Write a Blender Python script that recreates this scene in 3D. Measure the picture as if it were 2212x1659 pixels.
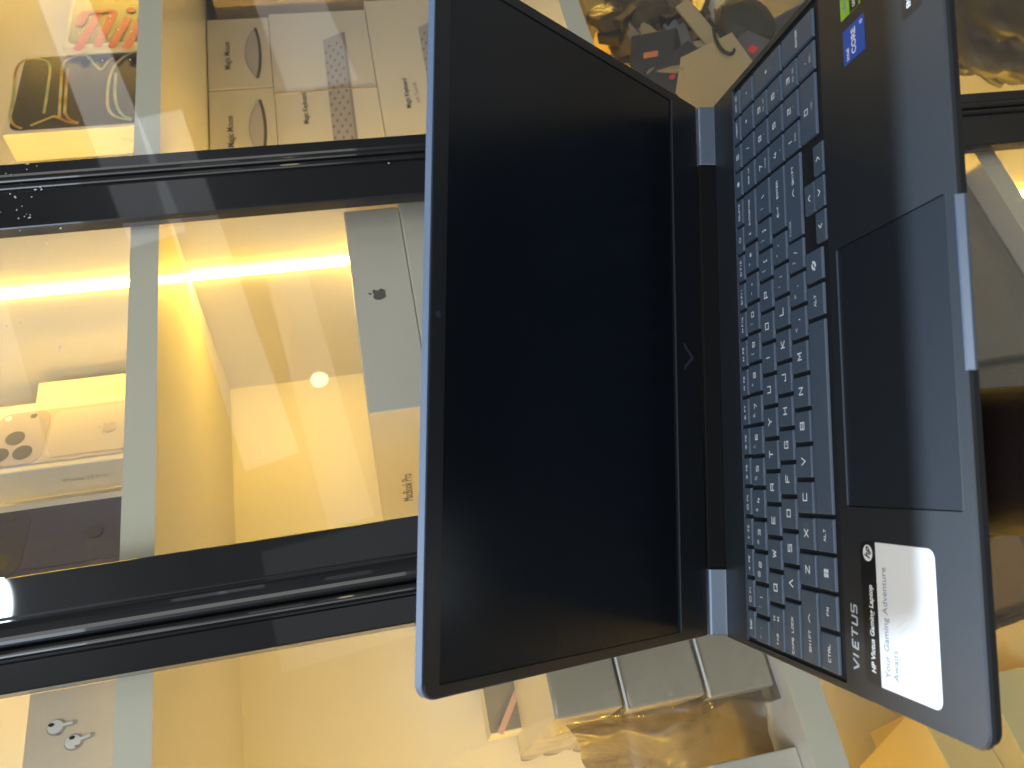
import bpy, bmesh, math, random
from mathutils import Matrix, Vector, noise
random.seed(7)
SC = bpy.context.scene
for o in list(bpy.data.objects): bpy.data.objects.remove(o)
COL = SC.collection

# ------------------------------------------------------------------ camera
# world: x to the right along the showcase front, y away into it, z up; the camera is the origin
CW = ((-0.19091, -0.86501, 0.46402), (-0.08756, 0.48584, 0.86965), (-0.97769, 0.12540, -0.16849))  # rows: world x,y,z in camera axes (right, down, forward)
F_PX, PW, PH = 1755.5, 2212.0, 1659.0
def col(i): return Vector((CW[0][i], CW[1][i], CW[2][i]))
cam = bpy.data.cameras.new("camera"); cam_o = bpy.data.objects.new("camera", cam); COL.objects.link(cam_o)
r_, u_, b_ = col(0), -col(1), -col(2)
cam_o.matrix_world = Matrix(((r_.x, u_.x, b_.x, 0), (r_.y, u_.y, b_.y, 0), (r_.z, u_.z, b_.z, 0), (0, 0, 0, 1)))
cam.sensor_width = 36.0; cam.lens = 36.0 * F_PX / PW; cam.clip_start = 0.01; cam.clip_end = 50
cam.dof.use_dof = True; cam.dof.focus_distance = 0.52; cam.dof.aperture_fstop = 15.0
SC.camera = cam_o
SC.view_settings.view_transform = 'Standard'; SC.view_settings.look = 'None'
SC.view_settings.exposure = 0.0; SC.view_settings.gamma = 1.0
SC.render.engine = 'CYCLES'
SC.cycles.use_denoising = True
SC.cycles.max_bounces = 10; SC.cycles.transparent_max_bounces = 16
SC.cycles.caustics_reflective = False; SC.cycles.caustics_refractive = False

# ------------------------------------------------------------------ light of the shop
w = bpy.data.worlds.new("World"); SC.world = w; w.use_nodes = True
w.node_tree.nodes['Background'].inputs[0].default_value = (1.0, 0.97, 0.90, 1)
w.node_tree.nodes['Background'].inputs[1].default_value = 0.15
def lamp(name, loc, target, size, power, color, shape='RECTANGLE', size_y=None, roll=0.0):
    l = bpy.data.lights.new(name, 'AREA'); l.shape = shape; l.size = size
    if size_y: l.size_y = size_y
    l.energy = power; l.color = color
    o = bpy.data.objects.new(name, l); COL.objects.link(o); o.location = loc
    d = Vector(target) - Vector(loc)
    o.rotation_mode = 'QUATERNION'
    o.rotation_quaternion = d.to_track_quat('-Z', 'Y') @ Matrix.Rotation(roll, 4, 'Z').to_quaternion()
    return o
LED = (1.0, 0.60, 0.20)
lamp('ceiling_spot', (0.22, 0.97, 1.90), (0.2, 0.3, -0.2), 0.18, 104.0, (0.66, 0.82, 1.0), 'DISK')
lamp('ceiling_panel_light', (-0.9, -0.6, 1.2), (0.2, 0.4, -0.2), 0.9, 19.0, (0.68, 0.83, 1.0), 'SQUARE')
lamp('front_fill_lamp', (-0.75, -1.7, 0.75), (0.3, 0.6, -0.05), 1.7, 28.0, (1.0, 0.98, 0.93), 'SQUARE')  # unseen fill lamp added behind the viewer to brighten the box fronts
lamp('ceiling_downlight', (0.925, -1.6, 1.265), (0.925, -1.6, 0), 0.17, 6.0, (0.85, 0.93, 1.0), 'DISK')
# unseen long lamps added behind the viewer so pale bands reflect in the glass
def at(u, v, y):
    a = (u * 2212 / PW - 1106) / F_PX; b = (v - 829.5) / F_PX
    d = Vector([CW[i][0] * a + CW[i][1] * b + CW[i][2] for i in range(3)])
    return d * (y / d.y)

def reflection_band_lamp(name, a, b, width_px, radiance, T=2.6):
    """an added long lamp behind the viewer, itself unseen, between two points whose mirror images on the doors are a and b"""
    def mir(u, v):
        d = at(u, v, T); return Vector((d.x, 1.2 - T, d.z))
    A, B_ = mir(*a), mir(*b); L = (B_ - A).length; wd = width_px * 0.00062 * T
    l = bpy.data.lights.new(name, 'AREA'); l.shape = 'RECTANGLE'; l.size = L; l.size_y = wd; l.energy = radiance * math.pi * L * wd; l.color = (0.88, 0.94, 1.0)
    o = bpy.data.objects.new(name, l); COL.objects.link(o)
    x = (B_ - A).normalized(); z = Vector((0, -1, 0)); y = z.cross(x)      # lamps shine along -z, so towards +y
    c = (A + B_) / 2
    o.matrix_world = Matrix(((x.x, y.x, z.x, c.x), (x.y, y.y, z.y, c.y), (x.z, y.z, z.z, c.z), (0, 0, 0, 1)))
reflection_band_lamp('reflection_band_lamp', (90, -120), (345, 520), 130, 1.35)
reflection_band_lamp('reflection_band_lamp', (345, 250), (590, 1000), 115, 1.35, 2.5)
reflection_band_lamp('reflection_band_lamp', (610, 560), (760, 1130), 95, 0.8, 2.7)
reflection_band_lamp('reflection_band_lamp', (560, -160), (700, 190), 200, 0.7, 2.7)
reflection_band_lamp('reflection_band_lamp', (-60, 560), (60, 1010), 90, 0.8, 2.55)
reflection_band_lamp('reflection_band_lamp', (745, 1150), (800, 1400), 330, 0.6, 2.75)
wc = at(690, 822, 3.4)
lamp('warm_spotlight', (wc.x, 1.2 - 3.4, wc.z), (wc.x, 5, wc.z), 0.080, 0.22, (1.0, 0.80, 0.46), 'DISK')

# ------------------------------------------------------------------ materials
def mat(name, base, rough=0.5, metal=0.0, spec=0.5, noise_amt=0.0, noise_scale=40, bump=0.0, bump_scale=300, emit=None, emit_s=0, coat=0.0):
    m = bpy.data.materials.new(name); m.use_nodes = True
    nt = m.node_tree; b = nt.nodes['Principled BSDF']
    b.inputs['Base Color'].default_value = (*base, 1); b.inputs['Roughness'].default_value = rough
    b.inputs['Metallic'].default_value = metal; b.inputs['Specular IOR Level'].default_value = spec
    b.inputs['Coat Weight'].default_value = coat
    if name == 'white_laminate': b.inputs['Coat Roughness'].default_value = 0.13
    if emit: b.inputs['Emission Color'].default_value = (*emit, 1); b.inputs['Emission Strength'].default_value = emit_s
    tc = nt.nodes.new('ShaderNodeTexCoord')
    if noise_amt:
        n = nt.nodes.new('ShaderNodeTexNoise'); n.inputs['Scale'].default_value = noise_scale; n.inputs['Detail'].default_value = 5
        nt.links.new(tc.outputs['Object'], n.inputs['Vector'])
        mx = nt.nodes.new('ShaderNodeMixRGB'); mx.blend_type = 'MIX'
        mx.inputs[1].default_value = (*[c * (1 - noise_amt) for c in base], 1); mx.inputs[2].default_value = (*[min(1, c * (1 + noise_amt)) for c in base], 1)
        nt.links.new(n.outputs['Fac'], mx.inputs[0]); nt.links.new(mx.outputs[0], b.inputs['Base Color'])
        mr = nt.nodes.new('ShaderNodeMapRange'); mr.inputs['To Min'].default_value = max(0.02, rough - 0.07); mr.inputs['To Max'].default_value = min(1, rough + 0.07)
        nt.links.new(n.outputs['Fac'], mr.inputs['Value']); nt.links.new(mr.outputs[0], b.inputs['Roughness'])
    if bump:
        n2 = nt.nodes.new('ShaderNodeTexNoise'); n2.inputs['Scale'].default_value = bump_scale; n2.inputs['Detail'].default_value = 3
        nt.links.new(tc.outputs['Object'], n2.inputs['Vector'])
        bp = nt.nodes.new('ShaderNodeBump'); bp.inputs['Strength'].default_value = bump; bp.inputs['Distance'].default_value = 0.001
        nt.links.new(n2.outputs['Fac'], bp.inputs['Height']); nt.links.new(bp.outputs[0], b.inputs['Normal'])
    return m
def film(name, tint=(1, 1, 1), gloss_rough=0.0, ior=1.45, milk=0.0, milk_col=(0.7, 0.7, 0.7), bump=0.0, bump_scale=30):
    m = bpy.data.materials.new(name); m.use_nodes = True; nt = m.node_tree; nt.nodes.clear()
    out = nt.nodes.new('ShaderNodeOutputMaterial'); t = nt.nodes.new('ShaderNodeBsdfTransparent'); t.inputs[0].default_value = (*tint, 1)
    g = nt.nodes.new('ShaderNodeBsdfGlossy'); g.inputs['Roughness'].default_value = gloss_rough; g.inputs[0].default_value = (1, 1, 1, 1)
    fr = nt.nodes.new('ShaderNodeFresnel'); fr.inputs[0].default_value = ior
    mx = nt.nodes.new('ShaderNodeMixShader')
    src = t.outputs[0]
    if milk:
        d = nt.nodes.new('ShaderNodeBsdfDiffuse'); d.inputs[0].default_value = (*milk_col, 1)
        tl = nt.nodes.new('ShaderNodeBsdfTranslucent'); tl.inputs[0].default_value = (*milk_col, 1)
        md = nt.nodes.new('ShaderNodeMixShader'); md.inputs[0].default_value = 0.5
        nt.links.new(d.outputs[0], md.inputs[1]); nt.links.new(tl.outputs[0], md.inputs[2])
        m2 = nt.nodes.new('ShaderNodeMixShader'); m2.inputs[0].default_value = milk
        nt.links.new(t.outputs[0], m2.inputs[1]); nt.links.new(md.outputs[0], m2.inputs[2]); src = m2.outputs[0]
    ge = nt.nodes.new('ShaderNodeNewGeometry'); mi_ = nt.nodes.new('ShaderNodeMix'); mi_.inputs[2].default_value = ior; mi_.inputs[3].default_value = 1 / ior
    nt.links.new(ge.outputs['Backfacing'], mi_.inputs[0]); nt.links.new(mi_.outputs[0], fr.inputs[0])
    nt.links.new(fr.outputs[0], mx.inputs[0]); nt.links.new(src, mx.inputs[1]); nt.links.new(g.outputs[0], mx.inputs[2])
    if bump:
        tc = nt.nodes.new('ShaderNodeTexCoord'); n = nt.nodes.new('ShaderNodeTexNoise'); n.inputs['Scale'].default_value = bump_scale; n.inputs['Detail'].default_value = 6
        n.inputs['Distortion'].default_value = 1.5
        nt.links.new(tc.outputs['Object'], n.inputs['Vector'])
        bp = nt.nodes.new('ShaderNodeBump'); bp.inputs['Strength'].default_value = bump; bp.inputs['Distance'].default_value = 0.01
        nt.links.new(n.outputs['Fac'], bp.inputs['Height']); nt.links.new(bp.outputs[0], g.inputs['Normal']); nt.links.new(bp.outputs[0], fr.inputs['Normal'])
    nt.links.new(mx.outputs[0], out.inputs[0])
    return m

MT = dict(
    board=mat('white_laminate', (0.74, 0.72, 0.68), 0.5, noise_amt=0.03, noise_scale=6, coat=0.7),
    matte=mat('matte_white_board', (0.74, 0.72, 0.68), 0.6, noise_amt=0.03, noise_scale=6),
    edge=mat('shelf_edge_band', (0.70, 0.67, 0.55), 0.5, noise_amt=0.03, noise_scale=12),
    led=mat('led_diffuser', (1, 0.9, 0.7), 0.5, emit=(1.0, 0.60, 0.075), emit_s=152),
    alu=mat('black_aluminium', (0.008, 0.009, 0.011), 0.30, metal=0.0, spec=0.25, noise_amt=0.15, noise_scale=25, coat=0.6),
    glass=film('door_glass', (0.965, 0.97, 0.955), 0.0, 1.5),
    deck=mat('laptop_grey_plastic', (0.019, 0.023, 0.029), 0.47, spec=0.6, noise_amt=0.04, noise_scale=900, bump=0.08, bump_scale=2500),
    key=mat('laptop_key_plastic', (0.078, 0.108, 0.155), 0.45, spec=0.45, noise_amt=0.03, noise_scale=900, bump=0.05, bump_scale=3000),
    well=mat('key_well_plastic', (0.012, 0.013, 0.016), 0.6),
    pad=mat('touchpad_plastic', (0.016, 0.020, 0.027), 0.42, spec=0.5, noise_amt=0.03, noise_scale=900, bump=0.05, bump_scale=2500),
    metal=mat('satin_blue_grey_metal', (0.14, 0.18, 0.25), 0.35, metal=0.6, noise_amt=0.04, noise_scale=300),
    rim=mat('satin_lid_rim', (0.085, 0.11, 0.16), 0.6, spec=0.2),
    bezel=mat('screen_bezel_plastic', (0.010, 0.012, 0.016), 0.4, spec=0.5, bump=0.04, bump_scale=2500),
    screen=mat('matte_screen', (0.003, 0.005, 0.009), 0.27, spec=0.4),
    black=mat('black_plastic', (0.010, 0.010, 0.012), 0.45),
    legend=mat('key_legend_white', (0.80, 0.86, 0.92), 0.5),
    legend_dim=mat('key_legend_dim', (0.42, 0.50, 0.58), 0.5),
    paper=mat('sticker_paper', (0.90, 0.92, 0.95), 0.3, coat=0.5),
    ink=mat('printed_black', (0.012, 0.012, 0.014), 0.4),
    ink_pale=mat('printed_pale_grey', (0.26, 0.32, 0.38), 0.4),
    ink_faint=mat('printed_faint_yellow', (0.80, 0.76, 0.66), 0.4),
    blue=mat('blue_sticker', (0.006, 0.085, 0.52), 0.3),
    green=mat('green_sticker', (0.30, 0.62, 0.02), 0.35),
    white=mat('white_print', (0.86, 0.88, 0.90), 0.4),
    carton=mat('white_carton', (0.66, 0.64, 0.58), 0.42, noise_amt=0.03, noise_scale=14),
    carton_grey=mat('grey_white_carton', (0.66, 0.62, 0.54), 0.42, noise_amt=0.04, noise_scale=12),
    print_dark=mat('grey_print', (0.10, 0.095, 0.085), 0.5),
    print_mid=mat('mid_grey_print', (0.30, 0.28, 0.28), 0.5),
    print_soft=mat('soft_grey_print', (0.47, 0.45, 0.45), 0.5),
    slab=mat('keyboard_print', (0.40, 0.37, 0.37), 0.4),
    gap_print=mat('key_gap_print', (0.20, 0.185, 0.19), 0.5),
    logo_grey=mat('embossed_grey', (0.17, 0.165, 0.155), 0.25, metal=0.3),
)
SKIN = mat('brown_skin', (0.012, 0.007, 0.006), 0.5, noise_amt=0.12, noise_scale=60, bump=0.25, bump_scale=500, spec=0.15)

# ------------------------------------------------------------------ builders
MM = 0.001
def link(name, me, m=None, parent=None, smooth=False):
    o = bpy.data.objects.new(name, me); COL.objects.link(o)
    if m is not None: me.materials.append(m)
    if smooth:
        for p in me.polygons: p.use_smooth = True
    if parent is not None: o.parent = parent
    return o
def tag(o, label=None, cat=None, group=None, kind=None):
    if label: o['label'] = label
    if cat: o['category'] = cat
    if group: o['group'] = group
    if kind: o['kind'] = kind
    return o
def empty(name, loc=(0, 0, 0), rz=0.0):
    o = bpy.data.objects.new(name, None); COL.objects.link(o); o.location = loc; o.rotation_euler = (0, 0, rz); o.empty_display_size = 0.02
    return o
def bm_box(bm, x0, x1, y0, y1, z0, z1):
    vs = [bm.verts.new(c) for c in ((x0, y0, z0), (x1, y0, z0), (x1, y1, z0), (x0, y1, z0), (x0, y0, z1), (x1, y0, z1), (x1, y1, z1), (x0, y1, z1))]
    for f in ((3, 2, 1, 0), (4, 5, 6, 7), (0, 1, 5, 4), (1, 2, 6, 5), (2, 3, 7, 6), (3, 0, 4, 7)): bm.faces.new([vs[i] for i in f])
    return vs
def finish(bm, name, m, parent=None, bevel=0.0, seg=2, smooth=False, xf=None):
    if bevel: bmesh.ops.bevel(bm, geom=list(bm.edges), offset=bevel, segments=seg, profile=0.5, affect='EDGES', clamp_overlap=True)
    if xf is not None: bmesh.ops.transform(bm, matrix=xf, verts=bm.verts)
    me = bpy.data.meshes.new(name); bm.to_mesh(me); bm.free()
    return link(name, me, m, parent, smooth)
def box(name, x0, x1, y0, y1, z0, z1, m, parent=None, bevel=0.0, seg=2, xf=None):
    bm = bmesh.new(); bm_box(bm, x0, x1, y0, y1, z0, z1)
    return finish(bm, name, m, parent, bevel, seg, xf=xf)
def rr(x0, x1, y0, y1, r, n=5, corners=(1, 1, 1, 1)):
    """rounded rectangle, ccw from bottom left"""
    pts = []
    for k, (cx, cy, a0) in enumerate(((x0 + r, y0 + r, 180), (x1 - r, y0 + r, 270), (x1 - r, y1 - r, 0), (x0 + r, y1 - r, 90))):
        if corners[k] and r > 0:
            for i in range(n + 1):
                a = math.radians(a0 + 90 * i / n); pts.append((cx + r * math.cos(a), cy + r * math.sin(a)))
        else:
            pts.append(((x0, y0), (x1, y0), (x1, y1), (x0, y1))[k])
    return pts
def prism(name, pts, z0, z1, m, parent=None, bevel=0.0, xf=None, seg=2, smooth=False):
    bm = bmesh.new()
    lo = [bm.verts.new((x, y, z0)) for x, y in pts]; hi = [bm.verts.new((x, y, z1)) for x, y in pts]
    n = len(pts); bm.faces.new(lo[::-1]); top = bm.faces.new(hi)
    for i in range(n): bm.faces.new((lo[i], lo[(i + 1) % n], hi[(i + 1) % n], hi[i]))
    if bevel: bmesh.ops.bevel(bm, geom=list(top.edges), offset=bevel, segments=seg, profile=0.5, affect='EDGES', clamp_overlap=True)
    return finish(bm, name, m, parent, xf=xf, smooth=smooth)
def plate_holes(name, outer, holes, z0, z1, m, parent=None, chamfer=0.0):
    """plate with its top at z1, holes cut through; walls of the holes go down to z0"""
    bm = bmesh.new(); edges = []; loops = []
    for pts, inner in [(outer, False)] + [(h, True) for h in holes]:
        vs = [bm.verts.new((x, y, z1)) for x, y in pts]; n = len(vs)
        es = [bm.edges.new((vs[i], vs[(i + 1) % n])) for i in range(n)]; edges += es; loops.append((vs, pts, inner))
    bmesh.ops.triangle_fill(bm, use_beauty=True, use_dissolve=False, edges=edges, normal=(0, 0, 1))
    cx = sum(p[0] for p in outer) / len(outer); cy = sum(p[1] for p in outer) / len(outer)
    for vs, pts, inner in loops:
        n = len(vs); prev = vs
        steps = [(chamfer, -chamfer)] if (chamfer and not inner) else []
        if steps:
            d = chamfer; mid = []
            for x, y in pts:
                mid.append(bm.verts.new((x + (d if x > cx else -d), y + (d if y > cy else -d), z1 - d)))
            for i in range(n): bm.faces.new((prev[i], mid[i], mid[(i + 1) % n], prev[(i + 1) % n]))
            prev = mid
        lo = [bm.verts.new((v.co.x, v.co.y, z0)) for v in prev]
        for i in range(n):
            bm.faces.new((prev[i], prev[(i + 1) % n], lo[(i + 1) % n], lo[i]) if inner else (prev[i], lo[i], lo[(i + 1) % n], prev[(i + 1) % n]))
    bmesh.ops.recalc_face_normals(bm, faces=bm.faces)
    return finish(bm, name, m, parent)
_tc = {}
def text_mesh(s, size, sx=1.0, depth=0.0001, align='CENTER', shear=0.0, bold=0.0):
    k = (s, size, sx, depth, align, shear, bold)
    if k not in _tc:
        c = bpy.data.curves.new('t', 'FONT'); c.body = s; c.size = size; c.extrude = depth / 2; c.align_x = align; c.align_y = 'CENTER'
        c.shear = shear; c.resolution_u = 3; c.offset = bold
        o = bpy.data.objects.new('t', c); COL.objects.link(o)
        dg = bpy.context.evaluated_depsgraph_get(); dg.update()
        me = bpy.data.meshes.new_from_object(o.evaluated_get(dg)); me.transform(Matrix.Diagonal((sx, 1, 1, 1)))
        me.materials.clear()
        bpy.data.objects.remove(o); bpy.data.curves.remove(c); _tc[k] = me
    return _tc[k].copy()
def text(name, s, size, x, y, z, m, parent, sx=1.0, align='CENTER', basis=None, shear=0.0, bold=0.0, rot=0.0):
    me = text_mesh(s, size, sx, 0.00012, align, shear, bold)
    M_ = Matrix.Translation((x, y, z)) @ Matrix.Rotation(rot, 4, 'Z')
    if basis is not None: M_ = basis @ M_
    me.transform(M_); me.name = name
    return link(name, me, m, parent)
def join_into(o, me2):
    bm = bmesh.new(); bm.from_mesh(o.data); bm.from_mesh(me2); bm.to_mesh(o.data); bm.free(); return o
def stroke(pts, wdt):
    """a thick polyline outline in 2d -> quads list of (4 pts)"""
    out = []
    for (x0, y0), (x1, y1) in zip(pts, pts[1:]):
        dx, dy = x1 - x0, y1 - y0; L = math.hypot(dx, dy) or 1; nx, ny = -dy / L * wdt / 2, dx / L * wdt / 2
        out.append([(x0 + nx, y0 + ny), (x0 - nx, y0 - ny), (x1 - nx, y1 - ny), (x1 + nx, y1 + ny)])
    return out
def polys(name, plist, z, m, parent, basis=None, depth=0.0001):
    bm = bmesh.new()
    for k, pts in enumerate(plist):
        dz = z + k * 1e-6
        lo = [bm.verts.new((x, y, dz)) for x, y in pts]; hi = [bm.verts.new((x, y, dz + depth)) for x, y in pts]; n = len(pts)
        bm.faces.new(hi); bm.faces.new(lo[::-1])
        for i in range(n): bm.faces.new((lo[i], lo[(i + 1) % n], hi[(i + 1) % n], hi[i]))
    bmesh.ops.recalc_face_normals(bm, faces=bm.faces)
    return finish(bm, name, m, parent, xf=basis)
def disc(cx, cy, r, n=24, ry=None): return [(cx + r * math.cos(2 * math.pi * i / n), cy + (ry or r) * math.sin(2 * math.pi * i / n)) for i in range(n)]
def spline(pts, n=8):
    out = []
    P_ = [pts[0]] + list(pts) + [pts[-1]]
    for i in range(1, len(P_) - 2):
        for k in range(n):
            t = k / n; a, b, c, d = P_[i - 1], P_[i], P_[i + 1], P_[i + 2]
            out.append(tuple(0.5 * (2 * b[j] + (c[j] - a[j]) * t + (2 * a[j] - 5 * b[j] + 4 * c[j] - d[j]) * t * t + (-a[j] + 3 * b[j] - 3 * c[j] + d[j]) * t ** 3) for j in range(len(b))))
    out.append(tuple(pts[-1])); return out
def tube(name, pts, r, m, parent=None, n=8):
    bm = bmesh.new(); rings = []
    for i, p in enumerate(pts):
        p = Vector(p); a = Vector(pts[max(0, i - 1)]); b = Vector(pts[min(len(pts) - 1, i + 1)]); t = (b - a).normalized()
        s = t.orthogonal().normalized() if i == 0 else (prev - t * prev.dot(t)).normalized()
        prev = s; q = t.cross(s)
        rings.append([bm.verts.new(p + (s * math.cos(2 * math.pi * k / n) + q * math.sin(2 * math.pi * k / n)) * r) for k in range(n)])
    for a, b in zip(rings, rings[1:]):
        for k in range(n): bm.faces.new((a[k], a[(k + 1) % n], b[(k + 1) % n], b[k]))
    bm.faces.new(rings[0][::-1]); bm.faces.new(rings[-1])
    return finish(bm, name, m, parent, smooth=True)
def basis(origin, ax, ay):
    ax = Vector(ax).normalized(); ay = Vector(ay); ay = (ay - ax * ay.dot(ax)).normalized(); n = ax.cross(ay)
    return Matrix(((ax.x, ay.x, n.x, origin[0]), (ax.y, ay.y, n.y, origin[1]), (ax.z, ay.z, n.z, origin[2]), (0, 0, 0, 1)))

# ================================================================== SETTING
FLOOR = -1.35
fl = box('floor', -6, 6, -6, 3, FLOOR - 0.05, FLOOR, mat('floor_tiles', (0.30, 0.28, 0.25), 0.4, noise_amt=0.1, noise_scale=3)); tag(fl, kind='structure')
wl = box('wall', -6, 6, 1.02, 1.12, FLOOR, 2.4, mat('wall_paint', (0.62, 0.60, 0.56), 0.8, noise_amt=0.04, noise_scale=4)); tag(wl, kind='structure')

# ================================================================== SHOWCASE
S1, S2, S3 = (0.1765, 0.2015), (-0.3010, -0.2760), (-0.7160, -0.6910)
YF, YB = 0.62, 0.93
XL, XP, XR = -0.30, 0.0, 1.62
cab = empty('showcase', (0, 0, 0)); tag(cab, 'tall white lit showcase with black framed sliding glass doors behind the laptop', 'showcase')
box('back_panel', XL, XR, YB, YB + 0.016, FLOOR + 0.1, 0.62, MT['matte'], cab)
box('side_panel', XL - 0.02, XL, YF, YB + 0.016, FLOOR, 0.64, MT['board'], cab, 0.001)
box('side_panel', XR, XR + 0.02, YF, YB + 0.016, FLOOR, 0.64, MT['board'], cab, 0.001)
box('top_panel', XL, XR, YF, YB + 0.016, 0.62, 0.64, MT['board'], cab, 0.001)
box('plinth', XL, XR, YF + 0.02, YB + 0.016, FLOOR, FLOOR + 0.1, MT['board'], cab, 0.001)
def part_x(y): return 0.588 + (0.540 - 0.588) * (y - 0.64) / 0.29     # the partition stands slightly skew
LV = [(FLOOR + 0.1, S3[0]), (S3[1], S2[0]), (S2[1], S1[0]), (S1[1], 0.62)]
for z0, z1 in LV:
    bm = bmesh.new(); vs = bm_box(bm, 0, 1, YF + 0.004, YB, z0, z1)
    for v in vs: v.co.x = part_x(v.co.y) + (0.018 if v.co.x > .5 else 0)
    finish(bm, 'partition', MT['matte'], cab)
for z0, z1 in (S1, S2, S3):
    s = box('shelf', XL, XR, YF + 0.0006, YB, z0, z1, MT['board'], cab)
    b = box('edge_band', XL, XR, YF - 0.0006, YF + 0.0006, z0, z1, MT['edge'], s)
# led strips: upright on both sides of the partition and on the side panels
for z0, z1 in LV:
    for side in (-1, 1):
        y = 0.735 if side < 0 else 0.780; x = part_x(y) + (0.018 if side > 0 else 0)
        s = box('led_strip', x - 0.002 if side < 0 else x, x if side < 0 else x + 0.002, y - 0.0045, y + 0.0045, z0 + 0.001, z1 - 0.001, MT['led'], cab)
    box('led_strip', XL, XL + 0.002, 0.7305, 0.7395, z0 + 0.001, z1 - 0.001, MT['led'], cab)  # unseen strip added here to brighten the left bay
    if z0 != S2[1]: box('led_strip', XR - 0.002, XR, 0.7305, 0.7395, z0 + 0.001, z1 - 0.001, MT['led'], cab)
# sliding doors: stiles with a rolled lip, rails above and below, a pane each
def stile(bm, x0, x1, y0, y1, lip, r):
    """lip: +1 the rolled edge runs along x1, -1 along x0"""
    z0, z1 = FLOOR + 0.10, 0.62
    n = 10
    xi, xo = (x0, x1) if lip > 0 else (x1, x0)
    pr = [(xi, y1), (xi, y0 + 0.0009), (xi + lip * 0.0009, y0), (xo - lip * (2 * r + 0.0030), y0), (xo - lip * (2 * r + 0.0012), y0 + 0.0014), (xo - lip * 2 * r, y0 + 0.0014)]
    for k in range(1, n + 1):
        a = math.pi - math.pi * k / n
        pr.append((xo - lip * r + lip * r * math.cos(a), y0 + 0.0014 - min(r, 0.005) * math.sin(a)))
    pr.append((xo, y1))
    lo = [bm.verts.new((x, y, z0)) for x, y in pr]; hi = [bm.verts.new((x, y, z1)) for x, y in pr]; m_ = len(pr)
    for i in range(m_): bm.faces.new((lo[i], lo[(i + 1) % m_], hi[(i + 1) % m_], hi[i]))
    bm.faces.new(lo[::-1]); bm.faces.new(hi)
Y0D, Y1D = 0.590, 0.602
for (xa, xb, xc, xd, ra, rb) in ((-0.25, -0.21, 0.1345, 0.1632, 0.004, 0.0035), (0.1648, 0.2136, 0.5310, 0.5822, 0.0088, 0.0035), (0.5838, 0.6080, 1.06, 1.10, 0.0040, 0.004), (1.1016, 1.14, 1.52, 1.56, 0.004, 0.004)):
    bm = bmesh.new()
    stile(bm, xa, xb, Y0D, Y1D, -1, ra); stile(bm, xc, xd, Y0D, Y1D, 1, rb)
    bm_box(bm, xb, xc, Y0D, Y1D, FLOOR + 0.10, FLOOR + 0.15); bm_box(bm, xb, xc, Y0D, Y1D, 0.57, 0.62)
    bmesh.ops.recalc_face_normals(bm, faces=bm.faces)
    d = finish(bm, 'sliding_door', MT['alu'], cab)
    ym = (Y0D + Y1D) / 2
    box('glass_pane', xb - 0.004, xc + 0.004, ym - 0.0025, ym + 0.0025, FLOOR + 0.145, 0.575, MT['glass'], d)

for xa, xb in ((0.1625, 0.1655), (0.5815, 0.5845)): box('door_seal', xa, xb, 0.5985, 0.6014, FLOOR + 0.10, 0.62, MT['ink'], cab)
# dried splashes on the glass at the upper left
rs = random.Random(3); q = []
spots = [(rs.uniform(0, 90), rs.uniform(345, 480)) for _ in range(26)] + [(rs.uniform(0, 150), rs.uniform(480, 760)) for _ in range(12)] + [(rs.uniform(140, 300), rs.uniform(30, 130)) for _ in range(12)] + [(265, 368), (500, 318), (840, 352)]
for u, v in spots:
    p = at(u, v, 0.5884); r = rs.uniform(0.00035, 0.00095); q.append([(p.x + r * math.cos(a) * rs.uniform(.7, 1.2), p.z + r * math.sin(a) * rs.uniform(.7, 1.3)) for a in [k * math.pi / 4 for k in range(8)]])
door3 = [o for o in bpy.data.objects if o.name == 'sliding_door.001'][0]
polys('dried_splashes', q, 0.0, mat('chalky_splash', (0.80, 0.84, 0.88), 0.3), door3, Matrix(((1, 0, 0, 0), (0, 0, -1, 0.5888), (0, 1, 0, 0), (0, 0, 0, 1))), 0.0002)['kind'] = 'stuff'

# ================================================================== GOODS
def carton(name, P, wdt, dep, hgt, rz, m, label, cat, group=None, bevel=0.0012):
    """box with its front left bottom corner at P, front facing -y before the turn rz"""
    bm = bmesh.new(); bm_box(bm, 0, wdt, 0, dep, 0, hgt)
    o = finish(bm, name, m, None, bevel, 2); o.location = P; o.rotation_euler = (0, 0, rz); tag(o, label, cat, group); return o
def front(): return Matrix.Rotation(math.radians(90), 4, 'X')            # local x right, y up, normal -y
def leftside(): return basis((0, 0, 0), (0, -1, 0), (0, 0, 1))            # x runs from back to front
G_PH = 'phone boxes standing on the upper shelf'
def phone_box(P, rz, picture, phone_m, plate_m, lens_m, label, cam_plate):
    o = carton('phone_box', P, 0.087, 0.039, 0.165, rz, MT['carton'], label, 'phone box', G_PH)
    B = front()
    x0, x1, z0, z1 = picture
    ph = prism('printed_phone', rr(x0, x1, z0, z1, 0.012), 0.0003, 0.0005, phone_m, o, xf=B)
    prism('camera_plate', rr(x0 + 0.004, x0 + 0.042, z1 - 0.042, z1 - 0.004, 0.010), 0.0006, 0.0008, plate_m, ph, xf=B)
    polys('lens', [disc(x0 + 0.014, z1 - 0.014, 0.0078), disc(x0 + 0.014, z1 - 0.033, 0.0078), disc(x0 + 0.031, z1 - 0.0235, 0.0078)], 0.0010, lens_m, ph, B)
    return o, B
silver = mat('silver_print', (0.46, 0.43, 0.44), 0.35); silver2 = mat('silver_plate_print', (0.36, 0.33, 0.35), 0.35)
navy = mat('navy_print', (0.035, 0.046, 0.14), 0.3); navy2 = mat('navy_plate_print', (0.024, 0.034, 0.10), 0.3)
lensg = mat('lens_print', (0.075, 0.075, 0.075), 0.3); lensn = mat('navy_lens_print', (0.035, 0.045, 0.06), 0.3)
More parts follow.
